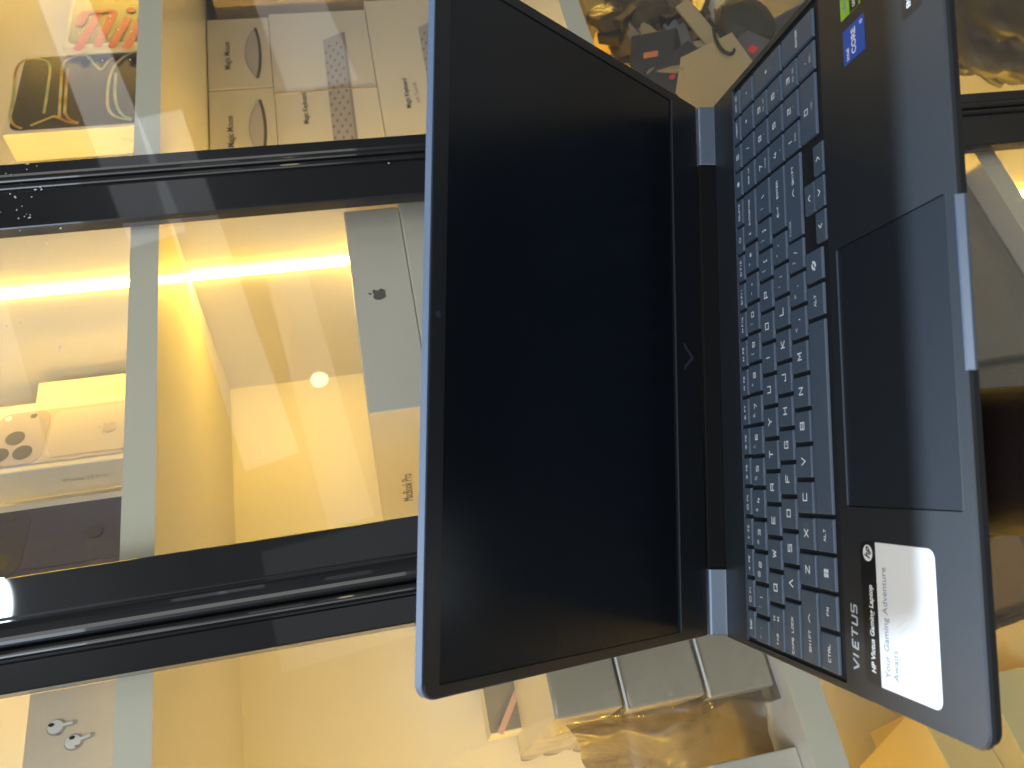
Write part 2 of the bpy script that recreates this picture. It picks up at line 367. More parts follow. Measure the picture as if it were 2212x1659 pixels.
def phone17(P, rz, body, plate, inset, lens_m, label, dots, spec_m):
    o = carton('phone_box', P, 0.087, 0.039, 0.165, rz, MT['carton'], label, 'phone box', G_PH)
    B = front()
    ph = prism('printed_phone', rr(0.008, 0.079, 0.004, 0.158, 0.012), 0.0003, 0.0005, body, o, xf=B)
    prism('camera_plate', rr(0.009, 0.078, 0.110, 0.157, 0.012), 0.0006, 0.0008, plate, ph, xf=B)
    prism('back_inset', rr(0.013, 0.074, 0.006, 0.107, 0.008), 0.0006, 0.0008, inset, ph, xf=B)
    L = polys('lens', [disc(0.024, 0.1480, 0.0087), disc(0.024, 0.1275, 0.0087), disc(0.0440, 0.1377, 0.0087), disc(0.0715, 0.126, 0.0032)], 0.0010, lens_m, ph, B)
    polys('flash', [disc(0.0715, 0.149, 0.003)], 0.0010, spec_m, ph, B)
    return o
APPLE = [(0.0, 0.32), (0.12, 0.36), (0.30, 0.42), (0.52, 0.38), (0.66, 0.26), (0.52, 0.14), (0.47, -0.05), (0.54, -0.25), (0.68, -0.36), (0.58, -0.60), (0.42, -0.80), (0.26, -0.84), (0.08, -0.78), (-0.08, -0.78), (-0.26, -0.84), (-0.44, -0.78), (-0.62, -0.50), (-0.70, -0.18), (-0.66, 0.12), (-0.50, 0.34), (-0.30, 0.42), (-0.12, 0.36)]
LEAF = [(0.0, 0.50), (0.05, 0.72), (0.24, 0.92), (0.27, 0.70), (0.16, 0.54)]
def fruit(name, cx, cy, s, z, m, parent, B): return polys(name, [[(cx + x * s, cy + y * s) for x, y in APPLE], [(cx + x * s, cy + y * s) for x, y in LEAF]], z, m, parent, B)

def on_front(P, rz, u, v):
    """where the line of sight through a photo point meets a box front: its place on that front (right, up)"""
    a = (u * 2212 / PW - 1106) / F_PX; b = (v - 829.5) / F_PX
    d = Vector([CW[i][0] * a + CW[i][1] * b + CW[i][2] for i in range(3)])
    n = Vector((math.sin(rz), -math.cos(rz), 0)); p = Vector(P); h = d * (p.dot(n) / d.dot(n)) - p
    return (h.x * math.cos(rz) + h.y * math.sin(rz), h.z)
SH1 = S1[1] + 0.0004
o = phone17((0.3635, 0.73, SH1), math.radians(16.5), silver, silver2, mat('silver_inset_print', (0.53, 0.50, 0.50), 0.3), lensg, 'phone box with a silver phone printed on its front, before two plain boxes', 0, MT['white'])
fruit('printed_logo', 0.0435, 0.055, 0.010, 0.0012, mat('silver_logo_print', (0.44, 0.41, 0.41), 0.3), o, front())
text('side_lettering', 'iPhone 17 Pro', 0.007, -0.0195, 0.075, 0.0004, MT['print_soft'], o, basis=leftside(), rot=math.radians(-90))
o = phone17((0.249, 0.708, SH1), math.radians(16), navy, navy2, mat('navy_inset_print', (0.030, 0.042, 0.13), 0.3), lensn, 'phone box with a dark blue phone printed on its front', 0, MT['carton'])
fruit('printed_logo', 0.0435, 0.055, 0.010, 0.0012, mat('navy_logo_print', (0.022, 0.03, 0.09), 0.3), o, front())
text('side_lettering', 'iPhone 17 Pro', 0.007, -0.0195, 0.075, 0.0004, MT['print_soft'], o, basis=leftside(), rot=math.radians(-90))
carton('white_box', (0.455, 0.845, SH1), 0.080, 0.035, 0.170, math.radians(6), MT['carton'], 'plain white box beside the glowing light strip, behind the silver phone box', 'box')
carton('white_box', (0.415, 0.872, SH1), 0.105, 0.035, 0.235, 0, MT['carton'], 'taller plain white box at the back, behind the short white box on the upper shelf', 'box')
# earbud box and a small box on the far left of the upper shelf
PE = (0.071, 0.66, SH1); RE = math.radians(4)
o = carton('earbud_box', PE, 0.078, 0.04, 0.0745, RE, mat('cream_carton', (0.72, 0.60, 0.45), 0.45), 'small white box with two white earbuds printed on it', 'earbud box')
bud = mat('bud_print', (0.78, 0.76, 0.73), 0.4); bud_sh = mat('bud_shade_print', (0.42, 0.37, 0.33), 0.4)
B = front()
def ef(u, v): return on_front(PE, RE, u, v)
for (h, g, t, e2) in (((122, 1572), (112, 1567), (161, 1561), (127, 1587)), ((160, 1604), (157, 1594), (199, 1588), (168, 1612))):
    h, g, t, e2 = ef(*h), ef(*g), ef(*t), ef(*e2)
    e = polys('printed_earbud', [disc(*h, 0.0058, ry=0.0066), stroke([h, t], 0.0036)[0], disc(*t, 0.0018, 12)], 0.0006, bud_sh, o, B)
    polys('highlight', [disc(h[0] + 0.0005, h[1] + 0.0006, 0.0047, ry=0.0054), stroke([(h[0] + .0005, h[1]), (t[0] + .0004, t[1] + .001)], 0.0020)[0]], 0.0009, bud, e, B)
    polys('grille', [disc(*g, 0.0013, ry=0.0021)], 0.0012, MT['ink'], e, B)
    polys('ear_tip', [disc(*e2, 0.0009, ry=0.0019)], 0.0012, MT['print_mid'], e, B)
carton('white_box', (0.030, 0.70, SH1), 0.066, 0.04, 0.112, 0, MT['carton'], 'plain white box at the edge of the view, left behind the earbud box', 'box')

# tablet boxes
o = carton('tablet_box', (0.943, 0.862, SH1), 0.188, 0.046, 0.250, math.radians(6.6), MT['carton'], 'tall white tablet box with glowing loop outlines on a dark printed screen', 'tablet box', 'tablet boxes on the upper shelf')
B = front()
tab_dark = mat('dark_screen_print', (0.007, 0.013, 0.036), 0.25)
pic = prism('printed_screen', rr(0.007, 0.181, 0.006, 0.243, 0.014), 0.0003, 0.0005, tab_dark, o, xf=B)
rain = bpy.data.materials.new('rainbow_line_print'); rain.use_nodes = True; nt = rain.node_tree; pb = nt.nodes['Principled BSDF']; pb.inputs['Roughness'].default_value = 0.4
tcn = nt.nodes.new('ShaderNodeTexCoord'); sp = nt.nodes.new('ShaderNodeTexNoise'); sp.inputs['Scale'].default_value = 26; sp.inputs['Detail'].default_value = 0
crp = nt.nodes.new('ShaderNodeValToRGB'); cr = crp.color_ramp
cr.elements[0].position = 0.30; cr.elements[0].color = (0.30, 0.13, 0.05, 1); cr.elements[1].position = 0.72; cr.elements[1].color = (0.16, 0.30, 0.24, 1)
for pz, c in ((0.42, (0.45, 0.36, 0.08, 1)), (0.5, (0.42, 0.38, 0.33, 1)), (0.6, (0.28, 0.33, 0.12, 1))):
    e_ = cr.elements.new(pz); e_.color = c
nt.links.new(tcn.outputs['Object'], sp.inputs['Vector']); nt.links.new(sp.outputs['Fac'], crp.inputs[0]); nt.links.new(crp.outputs[0], pb.inputs['Base Color'])
def loops(name, curves, parent, B, wdt=0.0030):
    q = []
    for c in curves: q += stroke(spline(c, 10), wdt)
    return polys(name, q, 0.0008, rain, parent, B, 0.00005)
LN = [[(360, 930), (390, 740), (410, 560), (370, 500), (270, 485), (180, 510), (130, 590), (110, 780), (85, 950), (110, 1020), (180, 1055)],
      [(250, 1030), (400, 970), (440, 955), (490, 970), (560, 1000), (640, 1010)],
      [(485, 970), (500, 700), (515, 540), (560, 490), (640, 460), (720, 465), (770, 530), (820, 575), (850, 555), (890, 500), (930, 480)],
      [(530, 930), (545, 700), (562, 560)], [(535, 930), (570, 980), (640, 1010)],
      [(1180, 420), (1100, 430), (1000, 480), (930, 560), (890, 680), (880, 850), (910, 930), (980, 970), (1080, 985)],
      [(950, 600), (940, 760), (960, 880), (1010, 950), (1070, 975)]]
PT = (0.943, 0.862, SH1)
loops('glowing_lines', [[on_front(PT, math.radians(6.6), x / 3.78, y / 3.78) for x, y in c] for c in LN], pic, B, 0.0042)
text('side_lettering', 'iPad Pro', 0.013, -0.022, 0.080, 0.0004, MT['print_soft'], o, basis=leftside(), rot=math.radians(-90))
o = carton('tablet_box', (1.128, 0.872, SH1), 0.205, 0.046, 0.188, math.radians(6.6), MT['carton'], 'white tablet box lying on its side with thick pink lettering on a dark screen', 'tablet box', 'tablet boxes on the upper shelf')
pic = prism('printed_screen', rr(0.007, 0.198, 0.006, 0.182, 0.014), 0.0003, 0.0005, mat('slate_screen_print', (0.012, 0.022, 0.065), 0.3), o, xf=B)
pink = mat('pink_print', (0.46, 0.026, 0.095), 0.4); pink2 = mat('plum_print', (0.42, 0.045, 0.10), 0.4)
def cap(cx, cy, r): return disc(cx, cy, r, 20)
mi = []; PT = (1.128, 0.872, SH1)
for k, (a, b, r) in enumerate((((640, 400), (800, 130), 62), ((800, 370), (930, 110), 62), ((920, 380), (1040, 165), 58), ((1040, 390), (1130, 200), 60), ((690, 120), (655, 200), 66), ((715, 110), (905, 95), 40), ((1068, 88), (1072, 92), 62))):
    a, b = [on_front(PT, math.radians(6.6), x / 3.78, y / 3.78) for x, y in (a, b)]; r = r / 3.78 * 0.00068 
    polys('printed_lettering', stroke([a, b], 2 * r * 0.62) + [cap(*a, r * 0.62), cap(*b, r * 0.62)], 0.0008 + 0.0002 * k, pink if k < 4 else pink2, pic, B, 0.00005)
o = carton('tablet_box', (1.345, 0.875, SH1), 0.19, 0.046, 0.20, math.radians(5), MT['carton'], 'white tablet box with an orange swirl, at the top right edge of the view', 'tablet box', 'tablet boxes on the upper shelf')
prism('printed_screen', rr(0.007, 0.183, 0.006, 0.193, 0.014), 0.0003, 0.0005, mat('orange_print', (0.62, 0.30, 0.16), 0.4), o, xf=B)

# right bay, middle level: mouse and keyboard boxes piled against the back
GK = 'mouse and keyboard boxes piled in the right bay'
z = S2[1] + 0.0004
PY = 0.84
def kb_box(P, wdt, hgt, label, name='keyboard_box', two=None, kx=0.03, kw=0.30):
    o = carton(name, P, wdt, 0.085, hgt, 0, MT['carton_grey'], label, 'keyboard box', GK)
    B = front()
    # keyboard seen obliquely: a long slab, its keys a grid of small gaps
    yb_, yt = hgt * 0.30, hgt * 0.50
    slab_m = MT['slab']; slab = polys('printed_keyboard', [[(kx, yb_), (kx + kw, yb_ - 0.004), (kx + kw - 0.016, yt - 0.004), (kx + 0.012, yt)]], 0.0004, slab_m, o, B)
    edge = polys('slab_edge', [[(kx, yb_ - 0.0045), (kx + kw, yb_ - 0.0085), (kx + kw, yb_ - 0.0042), (kx, yb_ - 0.0002)]], 0.0008, MT['print_mid'], slab, B)
    q = []
    for r in range(5):
        n = 14
        for c in range(n):
            t0 = (c + 0.10 + 0.5 * (r % 2)) / (n + .6); t1 = t0 + 0.018; s0 = (r + 0.25) / 5; s1 = (r + 0.78) / 5
            def pt(t, s): return (kx + 0.012 * s + t * (kw - 0.028 * s), yb_ + s * (yt - yb_) - 0.004 * t)
            q.append([pt(t0 + 0.004, s0), pt(t1, s0), pt(t1, s1), pt(t0, s1)])
    polys('key_gaps', q, 0.0008, MT['gap_print'], slab, B, 0.00005)
    text('printed_lettering', 'Magic Keyboard', 0.0105, wdt * 0.52, hgt * 0.72, 0.0004, MT['print_dark'], o, sx=0.92, basis=B, bold=0.0001)
    if two: text('printed_lettering', two, 0.0080, wdt * 0.52, hgt * 0.62, 0.0004, MT['print_mid'], o, sx=0.92, basis=B)
    return o
K = [(z, 0.068, None), (z + 0.0686, 0.1445, 'with Touch ID'), (z + 0.2137, 0.1465, None)]
kb_box((0.735, PY, K[0][0]), 0.415, 0.068, 'lowest flat white box under the keyboard boxes, mostly behind the open screen')
kb_box((0.719, PY, K[1][0]), 0.441, 0.1445, 'grey white keyboard box half hidden by the laptop screen, below the topmost one', two='with Touch ID', kx=0.042, kw=0.345)
kb1 = kb_box((0.706, PY, K[2][0]), 0.433, 0.1465, 'topmost keyboard box under the two mouse boxes, with a rubber band round it', kx=0.037, kw=0.345)
band = box('rubber_band', 0.964, 0.9655, PY - 0.0012, PY + 0.0862, K[2][0] - 0.0002, K[2][0] + 0.1467, mat('tan_rubber', (0.36, 0.27, 0.12), 0.5)); band.parent = kb1; band.matrix_parent_inverse = Matrix.Translation(-Vector((0.706, PY, K[2][0])))
zm = K[2][0] + 0.1470
for k, (x, lab) in enumerate(((0.980, 'mouse box at the right end of the pile, under the upper shelf'), (0.8255, 'mouse box nearer the black door frame, left of its twin'))):
    o = carton('mouse_box', (x, PY, zm), 0.1520, 0.085, 0.0900, 0, MT['carton_grey'], lab, 'mouse box', GK)
    B = front()
    body = spline([(0.018, 0.022), (0.045, 0.033), (0.075, 0.036), (0.105, 0.031), (0.128, 0.020), (0.115, 0.016), (0.075, 0.013), (0.035, 0.015)], 6)
    q = polys('printed_mouse', [body], 0.0004, MT['print_soft'], o, B)
    polys('base_line', stroke(spline([(0.018, 0.021), (0.045, 0.0165), (0.075, 0.015), (0.105, 0.0165), (0.128, 0.020)], 6), 0.0042), 0.0008, MT['print_dark'], q, B, 0.00005)
    polys('outline', stroke(spline([(0.018, 0.0225), (0.045, 0.0335), (0.075, 0.0365), (0.105, 0.0315), (0.128, 0.0205)], 6), 0.0010), 0.0008, MT['print_mid'], q, B, 0.00005)
    text('printed_lettering', 'Magic Mouse', 0.0128, 0.070, 0.062, 0.0004, MT['print_dark'], o, sx=0.9, basis=B, bold=0.0001)
carton('brown_box', (1.166, 0.825, z), 0.20, 0.10, 0.440, 0, mat('brown_card', (0.42, 0.34, 0.24), 0.6, noise_amt=0.1, noise_scale=30), 'tall brown grey carton right of the keyboard boxes', 'box')

# laptop boxes lying flat in the middle bay
GL = 'laptop boxes lying flat behind the glass'
def lap_box(P, wdt, dep, hgt, rz, lab, logo=True, words=None, m=None):
    o = carton('laptop_box', P, wdt, dep, hgt, rz, m or MT['carton_grey'], lab, 'laptop box', GL, 0.0015)
    if logo: fruit('printed_logo', wdt * 0.54, hgt * 0.60, 0.0098, 0.0004, MT['logo_grey'], o, front())
    if words: text('printed_lettering', words, 0.0150, -dep * 0.60, hgt * 0.46, 0.0004, MT['logo_grey'], o, sx=0.85, basis=leftside())
    return o
zz = S2[1] + 0.0004; hs = [0.058, 0.058, 0.055, 0.052]
hs = [0.0575, 0.0575, 0.0575, 0.0540, 0.0562]
zb = zz
labs = ['lowest laptop box of the tall stack behind the screen', 'second laptop box from the bottom of the tall stack behind the screen', 'middle laptop box of the tall stack behind the screen', 'laptop box just under the topmost one of the tall stack', 'topmost white laptop box of the tall stack, with a grey fruit logo on its end']
for k, h in enumerate(hs):
    lap_box((0.330, 0.640, zb), 0.238, 0.280, h - 0.0004, math.radians(2.0) if k == 4 else math.radians(0.5 * (k - 2)), labs[k], True, 'MacBook Pro'); zb += h

# plastic-wrapped laptop boxes lower left
wrap = film('clear_wrap', (0.90, 0.88, 0.84), 0.14, 1.5, milk=0.20, milk_col=(0.42, 0.38, 0.31), bump=0.3, bump_scale=16)
def wrapped(name, P, wdt, dep, hgt, rz, lab, cat, grp, m=None, loose=0.0, ridge_glint=False):
    o = carton(name, P, wdt, dep, hgt, rz, m or MT['carton_grey'], lab, cat, grp, 0.002)
    bm = bmesh.new(); bm_box(bm, -0.0012, wdt + 0.0012, -0.0012, dep + 0.0012, 0.0002, hgt - 0.0001 + 0.0)
    bmesh.ops.subdivide_edges(bm, edges=list(bm.edges), cuts=14, use_grid_fill=True)
    for v in bm.verts:
        nn = noise.noise(Vector((v.co.x * 14 + P[0] * 50, v.co.y * 14, v.co.z * 24 + P[2] * 70)))
        n2 = noise.noise(Vector((v.co.x * 40, v.co.y * 40 + P[2] * 90, v.co.z * 60)))
        if v.co.x < 0: v.co.x -= abs(nn) * (0.004 + loose * 0.6) + abs(n2) * 0.001
        if v.co.y < 0: v.co.y -= abs(nn) * 0.004 + abs(n2) * 0.0012
    me = bpy.data.meshes.new('wrap'); bm.to_mesh(me); bm.free()
    link('plastic_wrap', me, wrap, o, smooth=True)
    if ridge_glint: box('film_ridge_glint', 0.0, wdt, -0.0032, -0.0012, hgt - 0.0008, hgt + 0.0010, MT['white'], o, 0.0004)  # white strip put in as the highlight along the film ridge
    return o
zb = zz
for k, (h, lab) in enumerate(((0.0560, 'lowest plastic wrapped laptop box of the stack left of the screen'), (0.0650, 'plastic wrapped laptop box between two others left of the screen'), (0.0550, 'topmost plastic wrapped laptop box just left of the screen corner'))):
    wrapped('wrapped_laptop_box', (0.0575 - 0.003 * (2 - k), 0.642, zb), 0.235, 0.275, h - 0.0022, math.radians(-1.0 + 0.8 * k), lab, 'laptop box', 'plastic wrapped laptop boxes left of the screen', loose=0.02, ridge_glint=k < 2); zb += h
# loose sheet of film hanging from the stack over the shelf on the left
bm = bmesh.new(); NX, NZ = 40, 30; grid = []
for i in range(NX + 1):
    row = []
    for j in range(NZ + 1):
        s = i / NX; t = j / NZ
        x = 0.055 - 0.105 * s * (0.45 + 0.55 * t) + 0.006 * noise.noise(Vector((s * 4, t * 6, 1)))
        zt = zb - 0.012 - 0.030 * s
        zlow = zz + 0.002
        z_ = zt + (zlow - zt) * t
        y = 0.662 + 0.07 * s + 0.040 * noise.noise(Vector((s * 2.2 + t * 1.5, t * 2.4 - s * 1.2, 4))) + 0.006 * noise.noise(Vector((s * 7, t * 6, 9)))
        row.append(bm.verts.new((x, max(y, 0.645), z_)))
    grid.append(row)
for i in range(NX):
    for j in range(NZ): bm.faces.new((grid[i][j], grid[i + 1][j], grid[i + 1][j + 1], grid[i][j + 1]))
me = bpy.data.meshes.new('film'); bm.to_mesh(me); bm.free()
film_m = film('brownish_film', (0.46, 0.40, 0.31), 0.3, 1.5, milk=0.34, milk_col=(0.30, 0.265, 0.21), bump=0.35, bump_scale=14)
fo = link('plastic_sheet', me, film_m, None, smooth=True); tag(fo, 'crumpled see-through plastic sheet hanging from the wrapped boxes at the lower left', 'plastic sheet')
carton('white_box', (-0.105, 0.640, zz), 0.112, 0.10, 0.068, 0, MT['carton_grey'], 'low white box on the lower shelf edge, left of the plastic sheet', 'box')
# standing carton with an open flap behind the wrapped stack
o = carton('open_carton', (0.075, 0.860, zz), 0.15, 0.055, 0.205, 0, MT['carton'], 'white carton with a lifted flap, at the back above the wrapped boxes', 'box')
box('flap', 0.002, 0.148, -0.0012, 0.0, 0.150, 0.205, mat('dark_grey_card', (0.26, 0.25, 0.23), 0.6), o)  # flap in a darker grey than the carton
bmx = bmesh.new(); bm_box(bmx, 0, 0.085, -0.004, -0.0016, -0.003, 0.003)
finish(bmx, 'tape_strap', mat('pinkish_tape', (0.62, 0.42, 0.36), 0.5), o, xf=Matrix.Translation((0.0, 0, 0.196)) @ Matrix.Rotation(math.radians(34), 4, 'Y'))

# lowest level
z3 = S3[1] + 0.0004
GW = 'plastic wrapped cartons on the lowest shelf'
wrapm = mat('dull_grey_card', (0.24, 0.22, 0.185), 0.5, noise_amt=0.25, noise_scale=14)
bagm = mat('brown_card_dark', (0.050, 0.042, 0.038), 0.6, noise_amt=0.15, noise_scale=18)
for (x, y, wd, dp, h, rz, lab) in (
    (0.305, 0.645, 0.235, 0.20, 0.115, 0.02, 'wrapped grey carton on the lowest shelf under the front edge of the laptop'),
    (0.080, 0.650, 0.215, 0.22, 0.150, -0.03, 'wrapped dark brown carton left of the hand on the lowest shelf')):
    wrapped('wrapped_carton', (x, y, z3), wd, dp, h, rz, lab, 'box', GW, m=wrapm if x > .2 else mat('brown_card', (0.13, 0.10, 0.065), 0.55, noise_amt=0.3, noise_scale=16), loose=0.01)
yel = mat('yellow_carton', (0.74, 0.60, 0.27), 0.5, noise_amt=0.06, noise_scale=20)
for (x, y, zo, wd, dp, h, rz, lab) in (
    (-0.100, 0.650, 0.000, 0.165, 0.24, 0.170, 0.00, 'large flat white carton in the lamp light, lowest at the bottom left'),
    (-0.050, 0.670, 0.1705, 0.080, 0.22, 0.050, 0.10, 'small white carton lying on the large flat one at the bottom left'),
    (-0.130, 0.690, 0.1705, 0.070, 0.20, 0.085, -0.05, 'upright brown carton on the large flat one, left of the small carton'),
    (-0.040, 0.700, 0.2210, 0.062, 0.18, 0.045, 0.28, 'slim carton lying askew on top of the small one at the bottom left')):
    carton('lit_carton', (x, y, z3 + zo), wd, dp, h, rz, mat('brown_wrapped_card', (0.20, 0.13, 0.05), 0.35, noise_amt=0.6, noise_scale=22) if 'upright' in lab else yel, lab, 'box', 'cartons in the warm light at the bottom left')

# right bay, lowest level: a heap of accessories
G3 = None
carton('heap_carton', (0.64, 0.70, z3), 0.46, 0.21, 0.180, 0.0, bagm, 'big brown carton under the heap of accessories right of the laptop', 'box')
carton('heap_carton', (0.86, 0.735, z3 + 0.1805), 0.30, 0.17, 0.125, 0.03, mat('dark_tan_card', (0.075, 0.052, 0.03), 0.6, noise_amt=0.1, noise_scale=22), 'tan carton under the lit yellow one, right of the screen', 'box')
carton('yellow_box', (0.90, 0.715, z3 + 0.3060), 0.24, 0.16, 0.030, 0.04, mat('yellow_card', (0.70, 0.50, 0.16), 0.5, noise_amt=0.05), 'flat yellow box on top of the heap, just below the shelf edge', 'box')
def lump(name, c, r, sc, m, lab, cat, amp=0.35, freq=2.2, seed=0, sub=4, rot=(0, 0, 0)):
    bm = bmesh.new(); bmesh.ops.create_icosphere(bm, subdivisions=sub, radius=1)
    for v in bm.verts:
        n = noise.noise(v.co * freq + Vector((seed, 0, 0))) * amp + noise.noise(v.co * freq * 3 + Vector((0, seed, 0))) * amp * 0.35
        v.co *= (1 + n)
    M_ = Matrix.Translation(c) @ Matrix.Rotation(rot[2], 4, 'Z') @ Matrix.Rotation(rot[0], 4, 'X') @ Matrix.Rotation(rot[1], 4, 'Y') @ Matrix.Diagonal((r * sc[0], r * sc[1], r * sc[2], 1))
    o = finish(bm, name, m, None, smooth=True, xf=M_); tag(o, lab, cat); return o
bag = film('tan_bag_film', (0.40, 0.34, 0.26), 0.35, 1.35, milk=0.7, milk_col=(0.20, 0.155, 0.10), bump=1.0, bump_scale=26)
lump('plastic_bag', at(1365, 60, 0.735), 0.075, (1.0, 0.5, 0.85), bag, 'crumpled tan plastic bag right of the laptop lid', 'plastic bag', 0.45, 1.8, 3)
def tilt_box(name, c, dims, rot, m, lab, cat, grp=None, bevel=0.003):
    x, y, z_ = [d / 2 for d in dims]
    bm = bmesh.new(); bm_box(bm, -x, x, -y, y, -z_, z_)
    o = finish(bm, name, m, None, bevel, 3); o.location = c; o.rotation_euler = [math.radians(a) for a in rot]; tag(o, lab, cat, grp); return o
dk = mat('dark_packaging', (0.030, 0.026, 0.030), 0.3, noise_amt=0.3, noise_scale=30)
GA = 'small accessories heaped right of the laptop'
o = tilt_box('blue_pack', at(1462, 96, 0.70), (0.055, 0.02, 0.040), (-30, 8, 10), mat('slate_blue_card', (0.10, 0.12, 0.20), 0.4, noise_amt=0.1), 'slate blue accessory pack in the heap', 'pack', GA)
o = tilt_box('grey_pack', at(1455, 45, 0.715), (0.070, 0.02, 0.032), (-35, -6, 4), mat('mauve_grey_card', (0.26, 0.23, 0.23), 0.5, noise_amt=0.1), 'mauve grey pack with a bright green label', 'pack', GA)
prism('green_label', rr(-0.006, 0.010, -0.007, 0.005, 0.001), 0.0112, 0.0118, mat('green_label', (0.10, 0.48, 0.06), 0.4), o, xf=basis((0.006, 0.001, 0.002), (1, 0, 0), (0, 0, 1)))
o = tilt_box('dark_pack', at(1415, 135, 0.695), (0.075, 0.03, 0.060), (-28, 15, -12), dk, 'black pack with an orange mark, next to the screen edge', 'pack', GA)
polys('orange_mark', [rr(-0.004, 0.005, -0.007, 0.012, 0.002)], 0.0152, mat('orange_label', (0.62, 0.20, 0.05), 0.4), o, basis((0, 0, 0), (1, 0, 0), (0, 0, 1)))
o = tilt_box('dark_pack', at(1470, 180, 0.685), (0.070, 0.03, 0.085), (-30, -20, 8), dk, 'black pack with a small red dot behind the hinge', 'pack', GA)
polys('red_mark', [disc(0.004, 0.006, 0.004)], 0.0152, mat('red_label', (0.60, 0.04, 0.03), 0.4), o, basis((0, 0, 0), (1, 0, 0), (0, 0, 1)))
cream = mat('cream_plastic', (0.46, 0.34, 0.17), 0.5, noise_amt=0.04)
pl = prism('cream_tray', [(-0.052, -0.030), (-0.030, -0.052), (0.055, -0.045), (0.062, 0.020), (0.020, 0.044), (-0.040, 0.036)], -0.002, 0.002, cream, None, 0.001)
pl.matrix_world = basis(at(1545, 185, 0.655), (0.98, -0.05, 0.1), (-0.05, 0.55, 0.83)); tag(pl, 'cream plastic tray leaning in the heap right of the hinge', 'tray')
st = tilt_box('cream_strip', at(1528, 75, 0.668), (0.130, 0.006, 0.020), (-30, -14, 0), cream, 'long cream strip lying up from the tray in the heap', 'strip', None, 0.002)
lump('olive_pouch', at(1610, 50, 0.640), 0.040, (1.05, 0.5, 0.9), mat('olive_cloth', (0.028, 0.022, 0.008), 0.6, noise_amt=0.3, noise_scale=80), 'round dark olive pouch beside the keyboard edge', 'pouch', 0.12, 1.5, 8)
cc = [at(*p, 0.632) for p in ((1541, 60), (1546, 85), (1560, 108), (1580, 116), (1588, 100), (1580, 84), (1562, 76), (1541, 60))]
ca = tube('black_cable', spline([tuple(c) for c in cc], 8), 0.0021, MT['black']); tag(ca, 'short loop of black cable hanging over the cream tray', 'cable')
o = tilt_box('red_lit_gadget', at(1632, 118, 0.640), (0.060, 0.022, 0.038), (-38, -28, 14), mat('dark_mauve_plastic', (0.10, 0.08, 0.09), 0.4), 'dark gadget with a red mark right beside the keyboard', 'gadget')
polys('red_mark', [rr(-0.004, 0.006, -0.004, 0.005, 0.0015)], 0.0112, mat('bright_red', (0.80, 0.03, 0.03), 0.4), o, basis((0, 0, 0), (1, 0, 0), (0, 0, 1)))
tilt_box('dark_pack', at(1690, 25, 0.645), (0.085, 0.03, 0.060), (-30, 10, 20), mat('navy_pack', (0.045, 0.050, 0.075), 0.35, noise_amt=0.25, noise_scale=35), 'dark navy pack near the top edge, right of the olive pouch', 'pack', GA)
tilt_box('lit_strip', at(1540, 20, 0.70), (0.10, 0.012, 0.026), (-25, -8, 10), MT['carton'], 'pale carton strip in the lamp light behind the olive pouch', 'strip', None)
for k, (u, v, y, d, r, c, lab) in enumerate((
    (1420, 25, 0.725, (0.05, 0.02, 0.05), (-20, 20, 0), (0.20, 0.15, 0.09), 'small brown pack beside the tan plastic bag'),
    (1395, 85, 0.72, (0.06, 0.02, 0.03), (-25, -25, 0), (0.34, 0.25, 0.13), 'tan carton strip below the plastic bag'),
    (1500, 40, 0.71, (0.03, 0.02, 0.04), (-20, 5, 10), (0.08, 0.07, 0.09), 'small dark pack between the green label and the pale strip'),
    (1500, 110, 0.69, (0.016, 0.02, 0.07), (-30, 32, 0), (0.42, 0.34, 0.24), 'narrow beige strip across the blue pack'),
    (1440, 155, 0.68, (0.012, 0.01, 0.05), (-30, 38, 0), (0.33, 0.25, 0.15), 'thin tan strip across the black packs'),
    (1585, 30, 0.66, (0.05, 0.02, 0.02), (-30, -40, 0), (0.60, 0.48, 0.26), 'short cream strip behind the olive pouch'))):
    tilt_box('small_pack' if 'pack' in lab else 'card_strip', at(u, v, y), d, r, mat('pack_%s' % 'abcdef'[k], c, 0.5, noise_amt=0.15, noise_scale=40), lab, 'pack' if 'small' in lab else 'strip', GA, 0.002)
rs = random.Random(11)
cols = [mat('heap_%s' % n, c, 0.35, noise_amt=0.3, noise_scale=50) for n, c in (('black', (0.018, 0.017, 0.020)), ('navy', (0.05, 0.06, 0.11)), ('brown', (0.12, 0.075, 0.035)), ('tan', (0.40, 0.29, 0.14)), ('grey', (0.20, 0.19, 0.19)), ('slate', (0.09, 0.10, 0.13)))]
for k in range(46):
    u = rs.uniform(1310, 1760); hi = min((u - 1090) * 0.53, (1800 - u) * 0.95 if u > 1545 else 999)
    v = rs.uniform(-5, max(5, hi))
    o = tilt_box('heap_pack', at(u, v, 0.698 - 0.00012 * (u - 1400) + rs.uniform(0, 0.02)), (rs.uniform(.02, .06), rs.uniform(.008, .02), rs.uniform(.014, .05)), (rs.uniform(-50, -10), rs.uniform(-45, 45), rs.uniform(-25, 25)), cols[rs.choice((0, 0, 0, 1, 2, 2, 3, 4, 5))], 'small dark, tan or grey accessory pack jumbled in the heap beyond the keyboard', 'pack', 'jumbled small packs in the heap', 0.0015)
